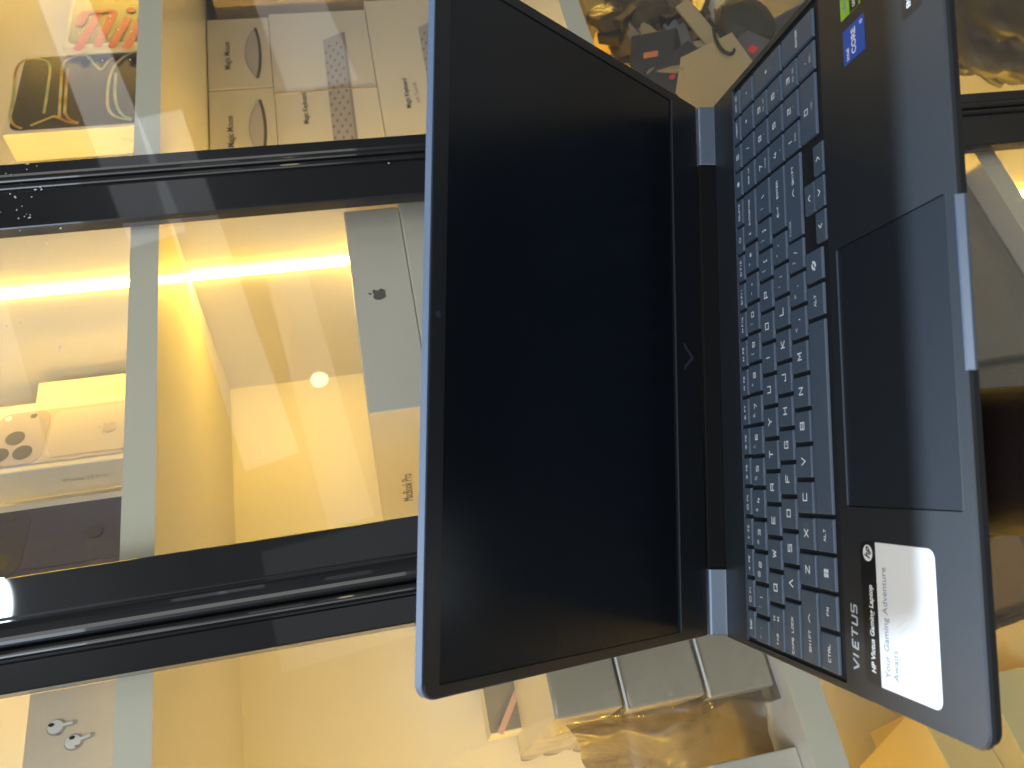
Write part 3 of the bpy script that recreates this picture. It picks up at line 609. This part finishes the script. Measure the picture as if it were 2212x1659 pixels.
# dark bags at the bottom right corner
dbag = mat('dark_brown_bag', (0.030, 0.026, 0.024), 0.5, noise_amt=0.5, noise_scale=16, bump=0.6, bump_scale=25)
lump('dark_bag', at(2165, 25, 0.70), 0.115, (1.25, 0.40, 0.85), dbag, 'crumpled dark brown bag at the top right, past the front of the laptop', 'plastic bag', 0.40, 1.7, 5)
wrapped('wrapped_carton', (0.635, 0.640, z3), 0.115, 0.05, 0.050, 0.05, 'small wrapped carton right of the black door frame on the lowest shelf', 'box', GW, m=bagm)
lump('dark_bag', at(2075, 60, 0.74), 0.085, (1.2, 0.4, 0.8), mat('black_bag', (0.018, 0.018, 0.020), 0.5, noise_amt=0.4, noise_scale=14, bump=0.6, bump_scale=25), 'black bag beside the crumpled dark brown one, nearer the front edge of the laptop', 'plastic bag', 0.3, 1.9, 9)

# ================================================================== LAPTOP
RL = ((0.914567, 0.378873, 0.141501), (-0.374997, 0.925442, -0.054174), (-0.151476, -0.003516, 0.988455)); TL = (0.08499, 0.44174, -0.20817)
lap = empty('laptop'); lap.matrix_world = Matrix(((*RL[0], TL[0]), (*RL[1], TL[1]), (*RL[2], TL[2]), (0, 0, 0, 1)))
tag(lap, 'dark grey gaming laptop, half opened with a black screen, held in front of the showcase', 'laptop')
X0, X1, Y0, Y1 = -0.0388, 0.3190, -0.1632, 0.0680
def mmr(*a): return [v * MM for v in a]
well = rr(-0.0358, 0.3148, -0.0703, 0.0380, 0.0012, 3)
padp = rr(0.0477, 0.1735, -0.1570, -0.0775, 0.0015, 3)
deck = plate_holes('deck', rr(X0, X1, Y0, Y1, 0.0075, 6, (1, 1, 0, 0)), [well, rr(0.0473, 0.1739, -0.1574, -0.0771, 0.0018, 3)], -0.0025, 0.0, MT['deck'], lap, 0.0007)
box('key_well', -0.0368, 0.3158, -0.0713, 0.0390, -0.0028, -0.0016, MT['well'], lap)
prism('touchpad', padp, -0.0018, -0.0004, MT['pad'], lap, 0.00035)
box('key_well_edge', -0.0355, 0.3145, 0.0378, 0.0383, -0.0006, 0.0002, MT['metal'], lap)
box('touchpad_frame', 0.0465, 0.1747, -0.1582, -0.0763, -0.0030, -0.0018, MT['black'], lap)
# bright chamfer at the hinge side of the touchpad
box('touchpad_edge', 0.0480, 0.1732, -0.0775, -0.0771, -0.0006, 0.00025, MT['metal'], lap)
# underside tray: a short upright side, then it slopes inwards
bm = bmesh.new()
rings = []
for ins, z_ in ((0.0007, -0.0026), (0.0004, -0.0058), (0.004, -0.0085), (0.016, -0.0145), (0.024, -0.0160)):
    pts = rr(X0 + ins, X1 - ins, Y0 + ins, Y1 - ins * 0.3, 0.0075, 6, (1, 1, 0, 0)); rings.append([bm.verts.new((x, y, z_)) for x, y in pts])
bm.faces.new(rings[0]); bm.faces.new(rings[-1][::-1])
for a, b in zip(rings, rings[1:]):
    for i in range(len(a)): bm.faces.new((a[i], b[i], b[(i + 1) % len(a)], a[(i + 1) % len(a)]))
bmesh.ops.recalc_face_normals(bm, faces=bm.faces)
finish(bm, 'bottom_case', MT['black'], lap)
# thumb lip in the middle of the front edge
bm = bmesh.new()
pf = [(-0.1630, 0.0003), (-0.1630, -0.0040), (-0.1652, -0.0040), (-0.1656, -0.0026), (-0.1640, 0.0003)]
a_ = [bm.verts.new((0.1010, y, z_)) for y, z_ in pf]; b2 = [bm.verts.new((0.1712, y, z_)) for y, z_ in pf]; n = len(pf)
for i in range(n): bm.faces.new((a_[i], a_[(i + 1) % n], b2[(i + 1) % n], b2[i]))
bm.faces.new(a_); bm.faces.new(b2); bmesh.ops.recalc_face_normals(bm, faces=bm.faces)
finish(bm, 'front_lip', MT['metal'], lap, 0.0004)
# hinges
def hinge(x0, x1):
    bm = bmesh.new(); pr = [(0.0672, -0.004), (0.0684, 0.0004), (0.0700, 0.0100), (0.0712, 0.0112), (0.0790, 0.0112), (0.0830, 0.0060), (0.0830, -0.012), (0.0700, -0.012)]
    a = [bm.verts.new((x0, y, z_)) for y, z_ in pr]; b = [bm.verts.new((x1, y, z_)) for y, z_ in pr]; n = len(pr)
    for i in range(n): bm.faces.new((a[i], a[(i + 1) % n], b[(i + 1) % n], b[i]))
    bm.faces.new(a); bm.faces.new(b); bmesh.ops.recalc_face_normals(bm, faces=bm.faces)
    return finish(bm, 'hinge_cover', MT['metal'], lap, 0.0006)
hinge(X0 + 0.0005, 0.0035); hinge(0.2765, X1 - 0.0005)
box('hinge_bar', 0.0040, 0.2760, 0.0692, 0.0800, -0.0060, 0.0117, mat('hinge_black', (0.005, 0.005, 0.006), 0.7, spec=0.15), lap, 0.001)
# lid
AL = math.radians(53.38); HB = Vector((0, 0.0708, 0.0120))
LU = Vector((0, -math.cos(AL), math.sin(AL))); LB = basis(HB, (1, 0, 0), LU)
LH = 0.2346
lid = prism('lid', rr(X0, X1, 0.0, LH, 0.0075, 6, (0, 0, 1, 1)), -0.0056, -0.0010, MT['rim'], lap, 0.0006, xf=LB)
bz = plate_holes('bezel', rr(X0 + 0.0008, X1 - 0.0008, 0.0008, LH - 0.0009, 0.0068, 6, (0, 0, 1, 1)), [rr(-0.0328, 0.3125, 0.0312, 0.2250, 0.0006, 2)], -0.0010, 0.0, MT['bezel'], lid); bz.data.transform(LB)
sc = prism('screen', rr(-0.0334, 0.3131, 0.0306, 0.2256, 0.0004, 2), -0.0011, -0.0007, MT['screen'], lid, xf=LB)
box('chin_line', -0.0326, 0.3123, 0.0302, 0.0310, -0.0001, 0.00035, mat('chin_edge', (0.10, 0.12, 0.15), 0.25, metal=0.6), lid, xf=LB)
polys('webcam', [disc(0.1359, 0.2298, 0.0017)], 0.0002, mat('camera_glass', (0.03, 0.05, 0.07), 0.1), lid, LB)
polys('chin_logo', [[(0.1315, 0.0215), (0.1342, 0.0215), (0.1405, 0.0135), (0.1405, 0.0098)], [(0.1405, 0.0098), (0.1405, 0.0135), (0.1468, 0.0215), (0.1495, 0.0215)]], 0.0002, mat('dim_mirror_logo', (0.045, 0.05, 0.06), 0.3), lid, LB)

# keys: (x0, x1, y0, y1, [(text, size, dx, dy, align, dim)])
KEYS = []
P_ = 18.7
def K1(cx, cy, legs, w=15.9, h=15.7): KEYS.append((cx - w / 2, cx + w / 2, cy - h / 2, cy + h / 2, legs))
def big(c): return [(c, 5.1, 0.2, -0.2, 'CENTER', 0)]
yF, yN, yQ, yA, yZ, yC = 32.0, 17.6, -0.7, -19.1, -37.4, -55.9
FK = ['ESC', 'F1', 'F2', 'F3', 'F4', 'F5', 'F6', 'F7', 'F8', 'F9', 'F10', 'F11', 'F12', '⏻', 'DELETE']
for i, s in enumerate(FK):
    legs = [(s, 2.5 if i else 2.6, 1.8 if 0 < i < 13 else 0, 0, 'CENTER', 0)]
    if 0 < i < 13: legs.append(('ic%d' % i, 2.0, -3.6, 0, 'CENTER', 0))
    if s == 'DELETE': legs = [('DELETE', 2.3, 0, 0, 'CENTER', 0)]
    if i == 13: legs = [('ring', 2.3, 0, 0, 'CENTER', 0)]
    K1(-25.0 + 18.2 * i, yF, legs, 15.6, 8.6)
for cx, s in ((248.5, 'dia'), (266.6, 'calc'), (284.7, 'INSERT'), (302.8, 'PRT SC')):
    K1(cx, yF, [(s, 2.2, 0, 0, 'CENTER', 0)], 15.4, 8.6)
KEYS.append((-33.4, -20.2, yN - 7.85, yN + 7.85, [('~', 3.0, -3.5, 2.0, 'CENTER', 1), ('`', 3.2, 1.5, 0, 'CENTER', 1)]))
for i, (a, b) in enumerate(zip('1234567890-=', '!@#$%^&*()_+')):
    K1(-9.4 + P_ * i, yN, [(a, 4.0, 1.8, -0.2, 'CENTER', 0), (b, 3.2, -3.8, 1.8, 'CENTER', 1)])
KEYS.append((207.3, 237.8, yN - 7.85, yN + 7.85, [('BACKSPACE', 2.3, 2.6, 0, 'CENTER', 0), ('‹', 5.0, -11, 0.6, 'CENTER', 0)]))
KEYS.append((-33.4, -10.7, yQ - 7.85, yQ + 7.85, [('TAB', 2.7, -6.0, -1.0, 'CENTER', 0), ('I<', 2.8, 5.2, 2.2, 'CENTER', 0), ('>I', 2.8, 5.2, -2.4, 'CENTER', 0)]))
for i, c in enumerate('QWERTYUIOP'): K1(P_ * i, yQ, big(c))
K1(P_ * 10, yQ, [('{', 3.4, -3.8, 1.8, 'CENTER', 1), ('[', 3.6, 1.8, -0.4, 'CENTER', 0)]); K1(P_ * 11, yQ, [('}', 3.4, -3.8, 1.8, 'CENTER', 1), (']', 3.6, 1.8, -0.4, 'CENTER', 0)])
KEYS.append((216.3, 237.8, yQ - 7.85, yQ + 7.85, [('|', 3.2, -5.5, 2.0, 'CENTER', 1), ('\\', 3.8, 1.5, -0.2, 'CENTER', 0)]))
KEYS.append((-33.4, -5.9, yA - 7.85, yA + 7.85, [('CAPS LOCK', 2.7, -3.0, 0, 'CENTER', 0)]))
for i, c in enumerate('ASDFGHJKL'): K1(4.6 + P_ * i, yA, big(c))
K1(4.6 + P_ * 9, yA, [(':', 3.4, -3.8, 1.8, 'CENTER', 1), (';', 3.6, 1.8, -0.4, 'CENTER', 0)]); K1(4.6 + P_ * 10, yA, [('"', 3.4, -3.8, 1.8, 'CENTER', 1), ("'", 3.6, 1.8, -0.4, 'CENTER', 0)])
KEYS.append((202.4, 237.8, yA - 7.85, yA + 7.85, [('ENTER', 2.7, 6.0, 0, 'CENTER', 0), ('arrowl', 5, -7.5, 0, 'CENTER', 0)]))
KEYS.append((-33.4, 2.8, yZ - 7.85, yZ + 7.85, [('SHIFT', 2.8, -7.0, 0, 'CENTER', 0), ('caret', 4.5, 4.5, 0, 'CENTER', 0)]))
for i, c in enumerate('ZXCVBNM'): K1(13.65 + P_ * i, yZ, big(c))
for i, (a, b) in enumerate(zip(',./', '<>?')): K1(13.65 + P_ * (7 + i), yZ, [(b, 3.4, -3.8, 1.8, 'CENTER', 1), (a, 3.8, 1.6, -0.2, 'CENTER', 0)])
KEYS.append((192.2, 237.8, yZ - 7.85, yZ + 7.85, [('PAUSE', 2.2, -16.5, 4.6, 'CENTER', 1), ('SHIFT', 2.7, 12.5, 0, 'CENTER', 0), ('caret', 4.5, 2.5, 0, 'CENTER', 0)]))
KEYS.append((-33.4, -15.5, yC - 7.85, yC + 7.85, [('CTRL', 2.8, -0.3, 0, 'CENTER', 0)]))
K1(-4.8, yC, [('FN', 2.8, 0, 0, 'CENTER', 0)], 16.2); K1(13.9, yC, [('win', 4, 0, 0, 'CENTER', 0)], 16.2); K1(32.5, yC, [('ALT', 2.7, 0, 0, 'CENTER', 0)], 16.2)
KEYS.append((43.2, 141.7, yC - 7.85, yC + 7.85, []))
K1(152.6, yC, [('ALT', 2.7, 0, 0, 'CENTER', 0)], 16.0); K1(171.4, yC, [('pilot', 4, 0, 0, 'CENTER', 0)], 16.0)
KEYS.append((182.2, 198.2, -68.7, -59.4, [('cl', 4, 0, 0, 'CENTER', 0)]))
KEYS.append((200.3, 216.3, -59.0, -49.2, [('cu', 4, 0, 0, 'CENTER', 0)])); KEYS.append((200.3, 216.3, -68.7, -59.4, [('cd', 4, 0, 0, 'CENTER', 0)]))
KEYS.append((218.4, 234.4, -68.7, -59.4, [('cr', 4, 0, 0, 'CENTER', 0)]))
NX_ = (248.5, 266.6, 284.7, 302.8)
for cx, s in zip(NX_, ('NUM LK', '/', '*', '-')): K1(cx, yN - 0.6, [(s, 2.2 if len(s) > 1 else 3.8, 0, 0, 'CENTER', 0)], 15.4)
for y_, row in ((yQ - 0.6, (('7', 'HOME'), ('8', 'ˆ'), ('9', 'PG UP'))), (yA - 0.4, (('4', '‹'), ('5', ''), ('6', '›'))), (yZ - 0.3, (('1', 'END'), ('2', 'ˇ'), ('3', 'PG DN')))):
    for cx, (a, b) in zip(NX_, row): K1(cx, y_, [(a, 4.2, -1.2, 1.6, 'CENTER', 0)] + ([(b, 2.0, -0.5, -4.2, 'CENTER', 1)] if b else []), 15.4)
KEYS.append((240.8, 274.3, yC - 7.85, yC + 7.85, [('0', 4.2, -1.2, 1.6, 'CENTER', 0), ('INS', 2.0, -0.5, -4.2, 'CENTER', 1)]))
K1(284.7, yC, [('.', 4.0, -1.2, 1.6, 'CENTER', 0), ('DEL', 2.0, -0.5, -4.2, 'CENTER', 1)], 15.4)
KEYS.append((295.1, 310.5, yA - 0.4 - 7.85, yQ - 0.6 + 7.85, [('+', 4.0, 0, 0, 'CENTER', 0)]))
KEYS.append((295.1, 310.5, yC - 7.85, yZ - 0.3 + 7.85, [('ENTER', 2.5, 0, 0, 'CENTER', 0)]))
KT = 0.30
def special(s, cx, cy, sz):
    q = []
    if s == 'win':
        for dx in (-1.1, 1.1):
            for dy in (-1.1, 1.1): q.append([(cx + dx - .95, cy + dy - .95), (cx + dx + .95, cy + dy - .95), (cx + dx + .95, cy + dy + .95), (cx + dx - .95, cy + dy + .95)])
    elif s in ('cl', 'cr', 'cu', 'cd', 'caret'):
        r = 1.7
        pts = {'cl': [(r * .6, r), (-r * .6, 0), (r * .6, -r)], 'cr': [(-r * .6, r), (r * .6, 0), (-r * .6, -r)], 'cu': [(-r, -r * .6), (0, r * .6), (r, -r * .6)], 'cd': [(-r, r * .6), (0, -r * .6), (r, r * .6)], 'caret': [(-2.2, -0.7), (0, 0.9), (2.2, -0.7)]}[s]
        q = stroke([(cx + a, cy + b) for a, b in pts], 0.62)
    elif s == 'arrowl':
        q = stroke([(cx + 3, cy + 1.6), (cx + 3, cy), (cx - 3, cy)], 0.5) + stroke([(cx - 1.2, cy + 1.4), (cx - 3, cy), (cx - 1.2, cy - 1.4)], 0.5)
    elif s == 'pilot':
        q = stroke([(cx - 2.2, cy - 1.2), (cx - 1.2, cy + 1.3), (cx + 1.0, cy + 1.5)], 1.5) + stroke([(cx + 2.2, cy + 1.2), (cx + 1.2, cy - 1.3), (cx - 1.0, cy - 1.5)], 1.5)
    elif s == 'ring':
        n = 14; q = stroke([(cx + 1.5 * math.sin(0.6 + 5.1 * i / n), cy + 1.5 * math.cos(0.6 + 5.1 * i / n)) for i in range(n + 1)], 0.45) + stroke([(cx, cy + 0.2), (cx, cy + 1.8)], 0.45)
    elif s == 'dia': q = [[(cx - 1.8, cy), (cx - 0.9, cy - 1.5), (cx + 0.9, cy - 1.5), (cx + 1.8, cy), (cx + 0.9, cy + 1.5), (cx - 0.9, cy + 1.5)]]
    elif s == 'calc':
        q = stroke([(cx - 1.5, cy - 1.7), (cx + 1.5, cy - 1.7), (cx + 1.5, cy + 1.7), (cx - 1.5, cy + 1.7), (cx - 1.5, cy - 1.7)], 0.4) + stroke([(cx - .9, cy + .8), (cx + .9, cy + .8)], 0.6) + stroke([(cx - .9, cy - .6), (cx + .9, cy - .6)], 0.6)
    elif s.startswith('ic'):
        k = int(s[2:])
        if k in (1, 4): q = stroke([(cx - 1.4, cy - 1), (cx + 1.4, cy - 1), (cx + 1.4, cy + 1), (cx - 1.4, cy + 1), (cx - 1.4, cy - 1)], 0.4)
        elif k in (2, 3): q = stroke([(cx - 1.0, cy), (cx + 1.0, cy)], 0.5) + stroke([(cx, cy - 1.0), (cx, cy + 1.0)], 0.5)
        elif k in (6, 7, 5): q = [[(cx - 1.2, cy - .5), (cx - .4, cy - .5), (cx + .5, cy - 1.2), (cx + .5, cy + 1.2), (cx - .4, cy + .5), (cx - 1.2, cy + .5)]] + stroke([(cx + 1.1, cy - .8), (cx + 1.1, cy + .8)], 0.4)
        elif k in (8, 10): q = [[(cx - 1.6, cy), (cx - .3, cy + 1.1), (cx - .3, cy - 1.1)][::-1] if k == 8 else [(cx - 1.2, cy - 1.1), (cx + .1, cy), (cx - 1.2, cy + 1.1)], [(cx, cy), (cx + 1.3, cy + 1.1), (cx + 1.3, cy - 1.1)][::-1] if k == 8 else [(cx + .3, cy - 1.1), (cx + 1.6, cy), (cx + .3, cy + 1.1)]]
        elif k == 9: q = [[(cx - 1.2, cy - 1.1), (cx + .2, cy), (cx - 1.2, cy + 1.1)]] + stroke([(cx + .7, cy - 1), (cx + .7, cy + 1)], .4) + stroke([(cx + 1.4, cy - 1), (cx + 1.4, cy + 1)], .4)
        else: q = stroke([(cx - 1.3, cy + .9), (cx - .2, cy + .9), (cx - .2, cy - .9), (cx - 1.3, cy - .9), (cx - 1.3, cy + .9)], .4) + stroke([(cx + .5, cy - .9), (cx + 1.4, cy + .9)], .5)
    else: return None
    return [[(x * MM, y * MM) for x, y in p] for p in q]
# squarish letters like the laptop's: strokes on a 0..1 x 0..1 cell
SQ = {'A': [[(0, 0), (.5, 1), (1, 0)]], 'B': [[(0, 0), (0, 1), (1, 1), (1, 0), (0, 0)], [(0, .5), (1, .5)]], 'C': [[(1, 1), (0, 1), (0, 0), (1, 0)]], 'D': [[(0, 0), (0, 1), (1, 1), (1, 0), (0, 0)]],
      'E': [[(1, 1), (0, 1), (0, 0), (1, 0)], [(0, .5), (.85, .5)]], 'F': [[(1, 1), (0, 1), (0, 0)], [(0, .5), (.85, .5)]], 'G': [[(1, 1), (0, 1), (0, 0), (1, 0), (1, .5), (.55, .5)]], 'H': [[(0, 0), (0, 1)], [(1, 0), (1, 1)], [(0, .5), (1, .5)]],
      'I': [[(.5, 0), (.5, 1)]], 'J': [[(1, 1), (1, 0), (0, 0), (0, .3)]], 'K': [[(0, 0), (0, 1)], [(1, 1), (.1, .5), (1, 0)]], 'L': [[(0, 1), (0, 0), (1, 0)]], 'M': [[(0, 0), (0, 1), (.5, .3), (1, 1), (1, 0)]], 'N': [[(0, 0), (0, 1), (1, 0), (1, 1)]],
      'O': [[(0, 0), (0, 1), (1, 1), (1, 0), (0, 0)]], 'P': [[(0, 0), (0, 1), (1, 1), (1, .42), (0, .42)]], 'Q': [[(0, 0), (0, 1), (1, 1), (1, 0), (0, 0)], [(.65, .25), (1.1, -.1)]], 'R': [[(0, 0), (0, 1), (1, 1), (1, .45), (0, .45)], [(1, .45), (1, 0)]],
      'S': [[(1, 1), (0, 1), (0, .5), (1, .5), (1, 0), (0, 0)]], 'T': [[(0, 1), (1, 1)], [(.5, 1), (.5, 0)]], 'U': [[(0, 1), (0, 0), (1, 0), (1, 1)]], 'V': [[(0, 1), (.5, 0), (1, 1)]], 'W': [[(0, 1), (.22, 0), (.5, .75), (.78, 0), (1, 1)]],
      'X': [[(0, 0), (1, 1)], [(0, 1), (1, 0)]], 'Y': [[(0, 1), (.5, .5), (1, 1)], [(.5, .5), (.5, 0)]], 'Z': [[(0, 1), (1, 1), (0, 0), (1, 0)]],
      '0': [[(0, 0), (0, 1), (1, 1), (1, 0), (0, 0)]], '1': [[(.5, 0), (.5, 1)]], '2': [[(0, 1), (1, 1), (1, .5), (0, .5), (0, 0), (1, 0)]], '3': [[(0, 1), (1, 1), (1, 0), (0, 0)], [(.1, .5), (1, .5)]], '4': [[(.3, 1), (0, .3), (1, .3)], [(.75, .7), (.75, 0)]],
      '5': [[(1, 1), (0, 1), (0, .5), (1, .5), (1, 0), (0, 0)]], '6': [[(1, 1), (0, 1), (0, 0), (1, 0), (1, .5), (0, .5)]], '7': [[(0, 1), (1, 1), (.4, 0)]], '8': [[(0, 0), (0, 1), (1, 1), (1, 0), (0, 0)], [(0, .5), (1, .5)]], '9': [[(0, 0), (1, 0), (1, 1), (0, 1), (0, .5), (1, .5)]]}
def square_text(s, cx, cy, h, asp=0.85, gap=0.42, wt=0.17):
    n = len(s); cw = h * asp; adv = cw + h * gap; x = cx - (n * adv - h * gap) / 2; q = []
    for ch in s:
        if ch in SQ:
            for pl_ in SQ[ch]:
                for a, b in zip(pl_, pl_[1:]):
                    (ax, ay), (bx, by) = (x + a[0] * cw, cy + (a[1] - .5) * h), (x + b[0] * cw, cy + (b[1] - .5) * h)
                    L = math.hypot(bx - ax, by - ay); e = h * wt * 0.45; ux, uy = (bx - ax) / L * e, (by - ay) / L * e
                    q += stroke([(ax - ux, ay - uy), (bx + ux, by + uy)], h * wt)
        x += adv
    return q
for (x0, x1, y0, y1, legs) in KEYS:
    bm = bmesh.new(); t = 0.45
    lo = [(x0 - t, y0 - t), (x1 + t, y0 - t), (x1 + t, y1 + t), (x0 - t, y1 + t)]; hi = [(x0, y0), (x1, y0), (x1, y1), (x0, y1)]
    a = [bm.verts.new((x * MM, y * MM, -0.0014)) for x, y in lo]; b = [bm.verts.new((x * MM, y * MM, KT * MM)) for x, y in hi]
    bm.faces.new(a[::-1]); top = bm.faces.new(b)
    for i in range(4): bm.faces.new((a[i], a[(i + 1) % 4], b[(i + 1) % 4], b[i]))
    bmesh.ops.bevel(bm, geom=list(bm.edges), offset=0.00045, segments=2, profile=0.5, affect='EDGES', clamp_overlap=True)
    k = finish(bm, 'key', MT['key'], lap)
    cx, cy = (x0 + x1) / 2, (y0 + y1) / 2
    for s, sz, dx, dy, al_, dim in legs:
        m_ = MT['legend_dim'] if dim else MT['legend']
        zt = (KT + 0.03) * MM
        q = special(s, cx + dx, cy + dy, sz)
        if q is None and all(c in SQ or c == ' ' for c in s) :
            h = sz * (0.66 if len(s) > 1 else 0.74)
            q = [[(x * MM, y * MM) for x, y in p] for p in square_text(s, cx + dx, cy + dy, h, 0.95 if len(s) == 1 else 0.80, 0.42 if len(s) > 1 else 0, 0.20 if len(s) == 1 else 0.24)]
        if q is not None: polys('key_legend', q, zt, m_, k, depth=0.00003)
        else: text('key_legend', s, sz * 1.25 * MM, (cx + dx) * MM, (cy + dy) * MM, zt + 0.00003, m_, k, bold=0.00006)
# lettering and stickers on the palm rest
vq = []
xx = -27.5
for ch, cwd in (('V', 4.6), ('I', 1.6), ('C', 3.9), ('T', 4.4), ('U', 4.0), ('S', 3.9)):
    cell = {'V': [[(0, 1), (.45, 0), (1, 1)]], 'I': [[(.1, 0), (.5, 1)]], 'C': [[(1.05, 1), (.2, 1), (0, 0), (.85, 0)], [(.1, .5), (.8, .5)]], 'T': [[(0, 1), (1, 1)], [(.55, 1), (.4, 0)]], 'U': [[(.15, 1), (0, 0), (.85, 0), (1, 1)]], 'S': [[(1.05, 1), (.15, 1), (.08, .5), (.93, .5), (.85, 0), (0, 0)]]}[ch]
    for pl_ in cell:
        vq += stroke([(xx + a * cwd, -78.9 + (b - .5) * 4.6) for a, b in pl_], 0.95)
    xx += cwd + (1.3 if ch not in 'I' else 1.9)
polys('deck_lettering', [[(x * MM, y * MM) for x, y in p] for p in vq], 0.00004, mat('silver_lettering', (0.50, 0.56, 0.62), 0.35), lap, depth=0.00004)
def st_poly(name, pts, z_, m, parent): return prism(name, [(x * MM, y * MM) for x, y in pts], z_ * MM, (z_ + 0.06) * MM, m, parent)
lbl = st_poly('label_sticker', rr(-31.0, 32.0, -138.8, -86.6, 4.2), 0.03, MT['paper'], lap)
st_poly('black_header', rr(-31.1, 32.1, -98.3, -86.5, 4.2, 5, (0, 0, 1, 1)), 0.12, MT['ink'], lbl)
text('printed_heading', 'HP Victus Gaming Laptop', 4.3 * MM, -26.0 * MM, -93.4 * MM, 0.21 * MM, MT['white'], lbl, align='LEFT', shear=0.12, bold=0.00010, sx=0.86)
polys('maker_logo', [[(x * MM, y * MM) for x, y in disc(26.8, -92.5, 3.7)]], 0.21 * MM, MT['white'], lbl, depth=0.00005)
text('maker_letters', 'hp', 5.4 * MM, 26.8 * MM, -92.3 * MM, 0.34 * MM, MT['ink'], lbl, shear=0.35, bold=0.0001)
text('printed_line', 'Your Gaming Adventure', 5.0 * MM, -26.0 * MM, -103.7 * MM, 0.12 * MM, MT['ink_pale'], lbl, align='LEFT', sx=0.95)
text('printed_line', 'Awaits', 5.0 * MM, -26.0 * MM, -109.7 * MM, 0.12 * MM, MT['ink_pale'], lbl, align='LEFT', sx=0.95)
q = []
for k in range(4): q += stroke([(-24, -116.5 - 3.4 * k), (-10 + 2 * (k % 2), -116.5 - 3.4 * k)], 0.5)
q += stroke([(-3, -112), (1.5, -119)], 0.4) + stroke([(-6, -112.5), (-1.5, -119.5)], 0.3)
polys('faint_print', [[(x * MM, y * MM) for x, y in p] for p in q], 0.12 * MM, MT['ink_faint'], lbl, depth=0.00003)
s_ = st_poly('blue_sticker', rr(262.2, 280.2, -109.8, -91.8, 0.6), 0.03, MT['blue'], lap)
text('sticker_lettering', 'intel', 3.6 * MM, 266.8 * MM, -95.4 * MM, 0.12 * MM, MT['white'], s_, bold=0.00005)
text('sticker_lettering', 'CORE', 5.0 * MM, 271.2 * MM, -100.8 * MM, 0.12 * MM, MT['white'], s_, bold=0.00012, sx=1.0)
text('sticker_lettering', 'i5', 3.2 * MM, 277.4 * MM, -107.3 * MM, 0.12 * MM, MT['white'], s_, bold=0.00005)
s_ = st_poly('green_sticker', rr(286.4, 306.0, -107.5, -90.6, 0.6), 0.03, MT['green'], lap)
st_poly('black_half', [(286.5, -106.2), (305.9, -106.2), (305.9, -98.6), (286.5, -98.6)], 0.12, MT['ink'], s_)
text('sticker_lettering', 'NVIDIA', 4.4 * MM, 296.2 * MM, -94.8 * MM, 0.12 * MM, MT['ink_pale'], s_, bold=0.00012)
text('sticker_lettering', 'GEFORCE RTX', 3.0 * MM, 296.2 * MM, -102.4 * MM, 0.21 * MM, MT['white'], s_, bold=0.00005, sx=0.85)
s_ = st_poly('black_sticker', rr(258.8, 290.0, -150.8, -137.6, 0.6), 0.03, MT['ink'], lap)
text('sticker_lettering', 'ENERGY STAR', 3.6 * MM, 274 * MM, -142.5 * MM, 0.12 * MM, MT['white'], s_, bold=0.00005)
text('sticker_lettering', '8.5', 3.4 * MM, 266 * MM, -147.5 * MM, 0.12 * MM, MT['white'], s_)

# ================================================================== HAND under the front of the laptop
def laploc(x, y, z_): return lap.matrix_world @ Vector((x * MM, y * MM, z_ * MM))
bm = bmesh.new(); lay = bm.verts.layers.skin.verify()
def V_(x, y, z_, rx, ry):
    v = bm.verts.new(laploc(x, y, z_)); v[lay].radius = (rx * MM, ry * MM); return v
palm = V_(70, -118, -41, 33, 21); v_w = V_(68, -168, -48, 33, 27)
bm.edges.new((palm, v_w)); w2 = V_(65, -212, -84, 33, 30); bm.edges.new((v_w, w2)); w3 = V_(60, -262, -140, 34, 33); bm.edges.new((w2, w3)); w4 = V_(60, -330, -225, 38, 37); bm.edges.new((w3, w4))
kn = V_(74, -84, -33, 30, 13); bm.edges.new((palm, kn))
for (x, l, dx) in ((48, 60, -6), (66, 72, -2), (84, 70, 3), (101, 54, 8)):
    a = V_(x, -66, -29, 9.5, 9); bm.edges.new((kn, a)); p0 = a
    for t, r in ((0.40, 8.8), (0.72, 8.2), (1.0, 7.0)):
        b = V_(x + dx * t, -66 + l * t, -26.5 + 0.8 * t, r, r); bm.edges.new((p0, b)); p0 = b
th = V_(46, -116, -38, 14, 13); bm.edges.new((palm, th)); t2 = V_(26, -92, -31, 11, 10.5); bm.edges.new((th, t2)); t3 = V_(14, -68, -28, 9.5, 9.5); bm.edges.new((t2, t3))
bm.verts.ensure_lookup_table(); v_w[lay].use_root = True
me = bpy.data.meshes.new('hand_src'); bm.to_mesh(me); bm.free()
ho = bpy.data.objects.new('hand', me); COL.objects.link(ho)
ho.modifiers.new('skin', 'SKIN').use_smooth_shade = True
sd = ho.modifiers.new('sub', 'SUBSURF'); sd.levels = 2; sd.render_levels = 2
dg = bpy.context.evaluated_depsgraph_get(); dg.update()
hm = bpy.data.meshes.new_from_object(ho.evaluated_get(dg)); bpy.data.objects.remove(ho)
hm.materials.clear()
hand = link('hand', hm, SKIN, None, smooth=True); tag(hand, "person's brown hand and forearm holding the laptop from below at its front edge", 'hand')
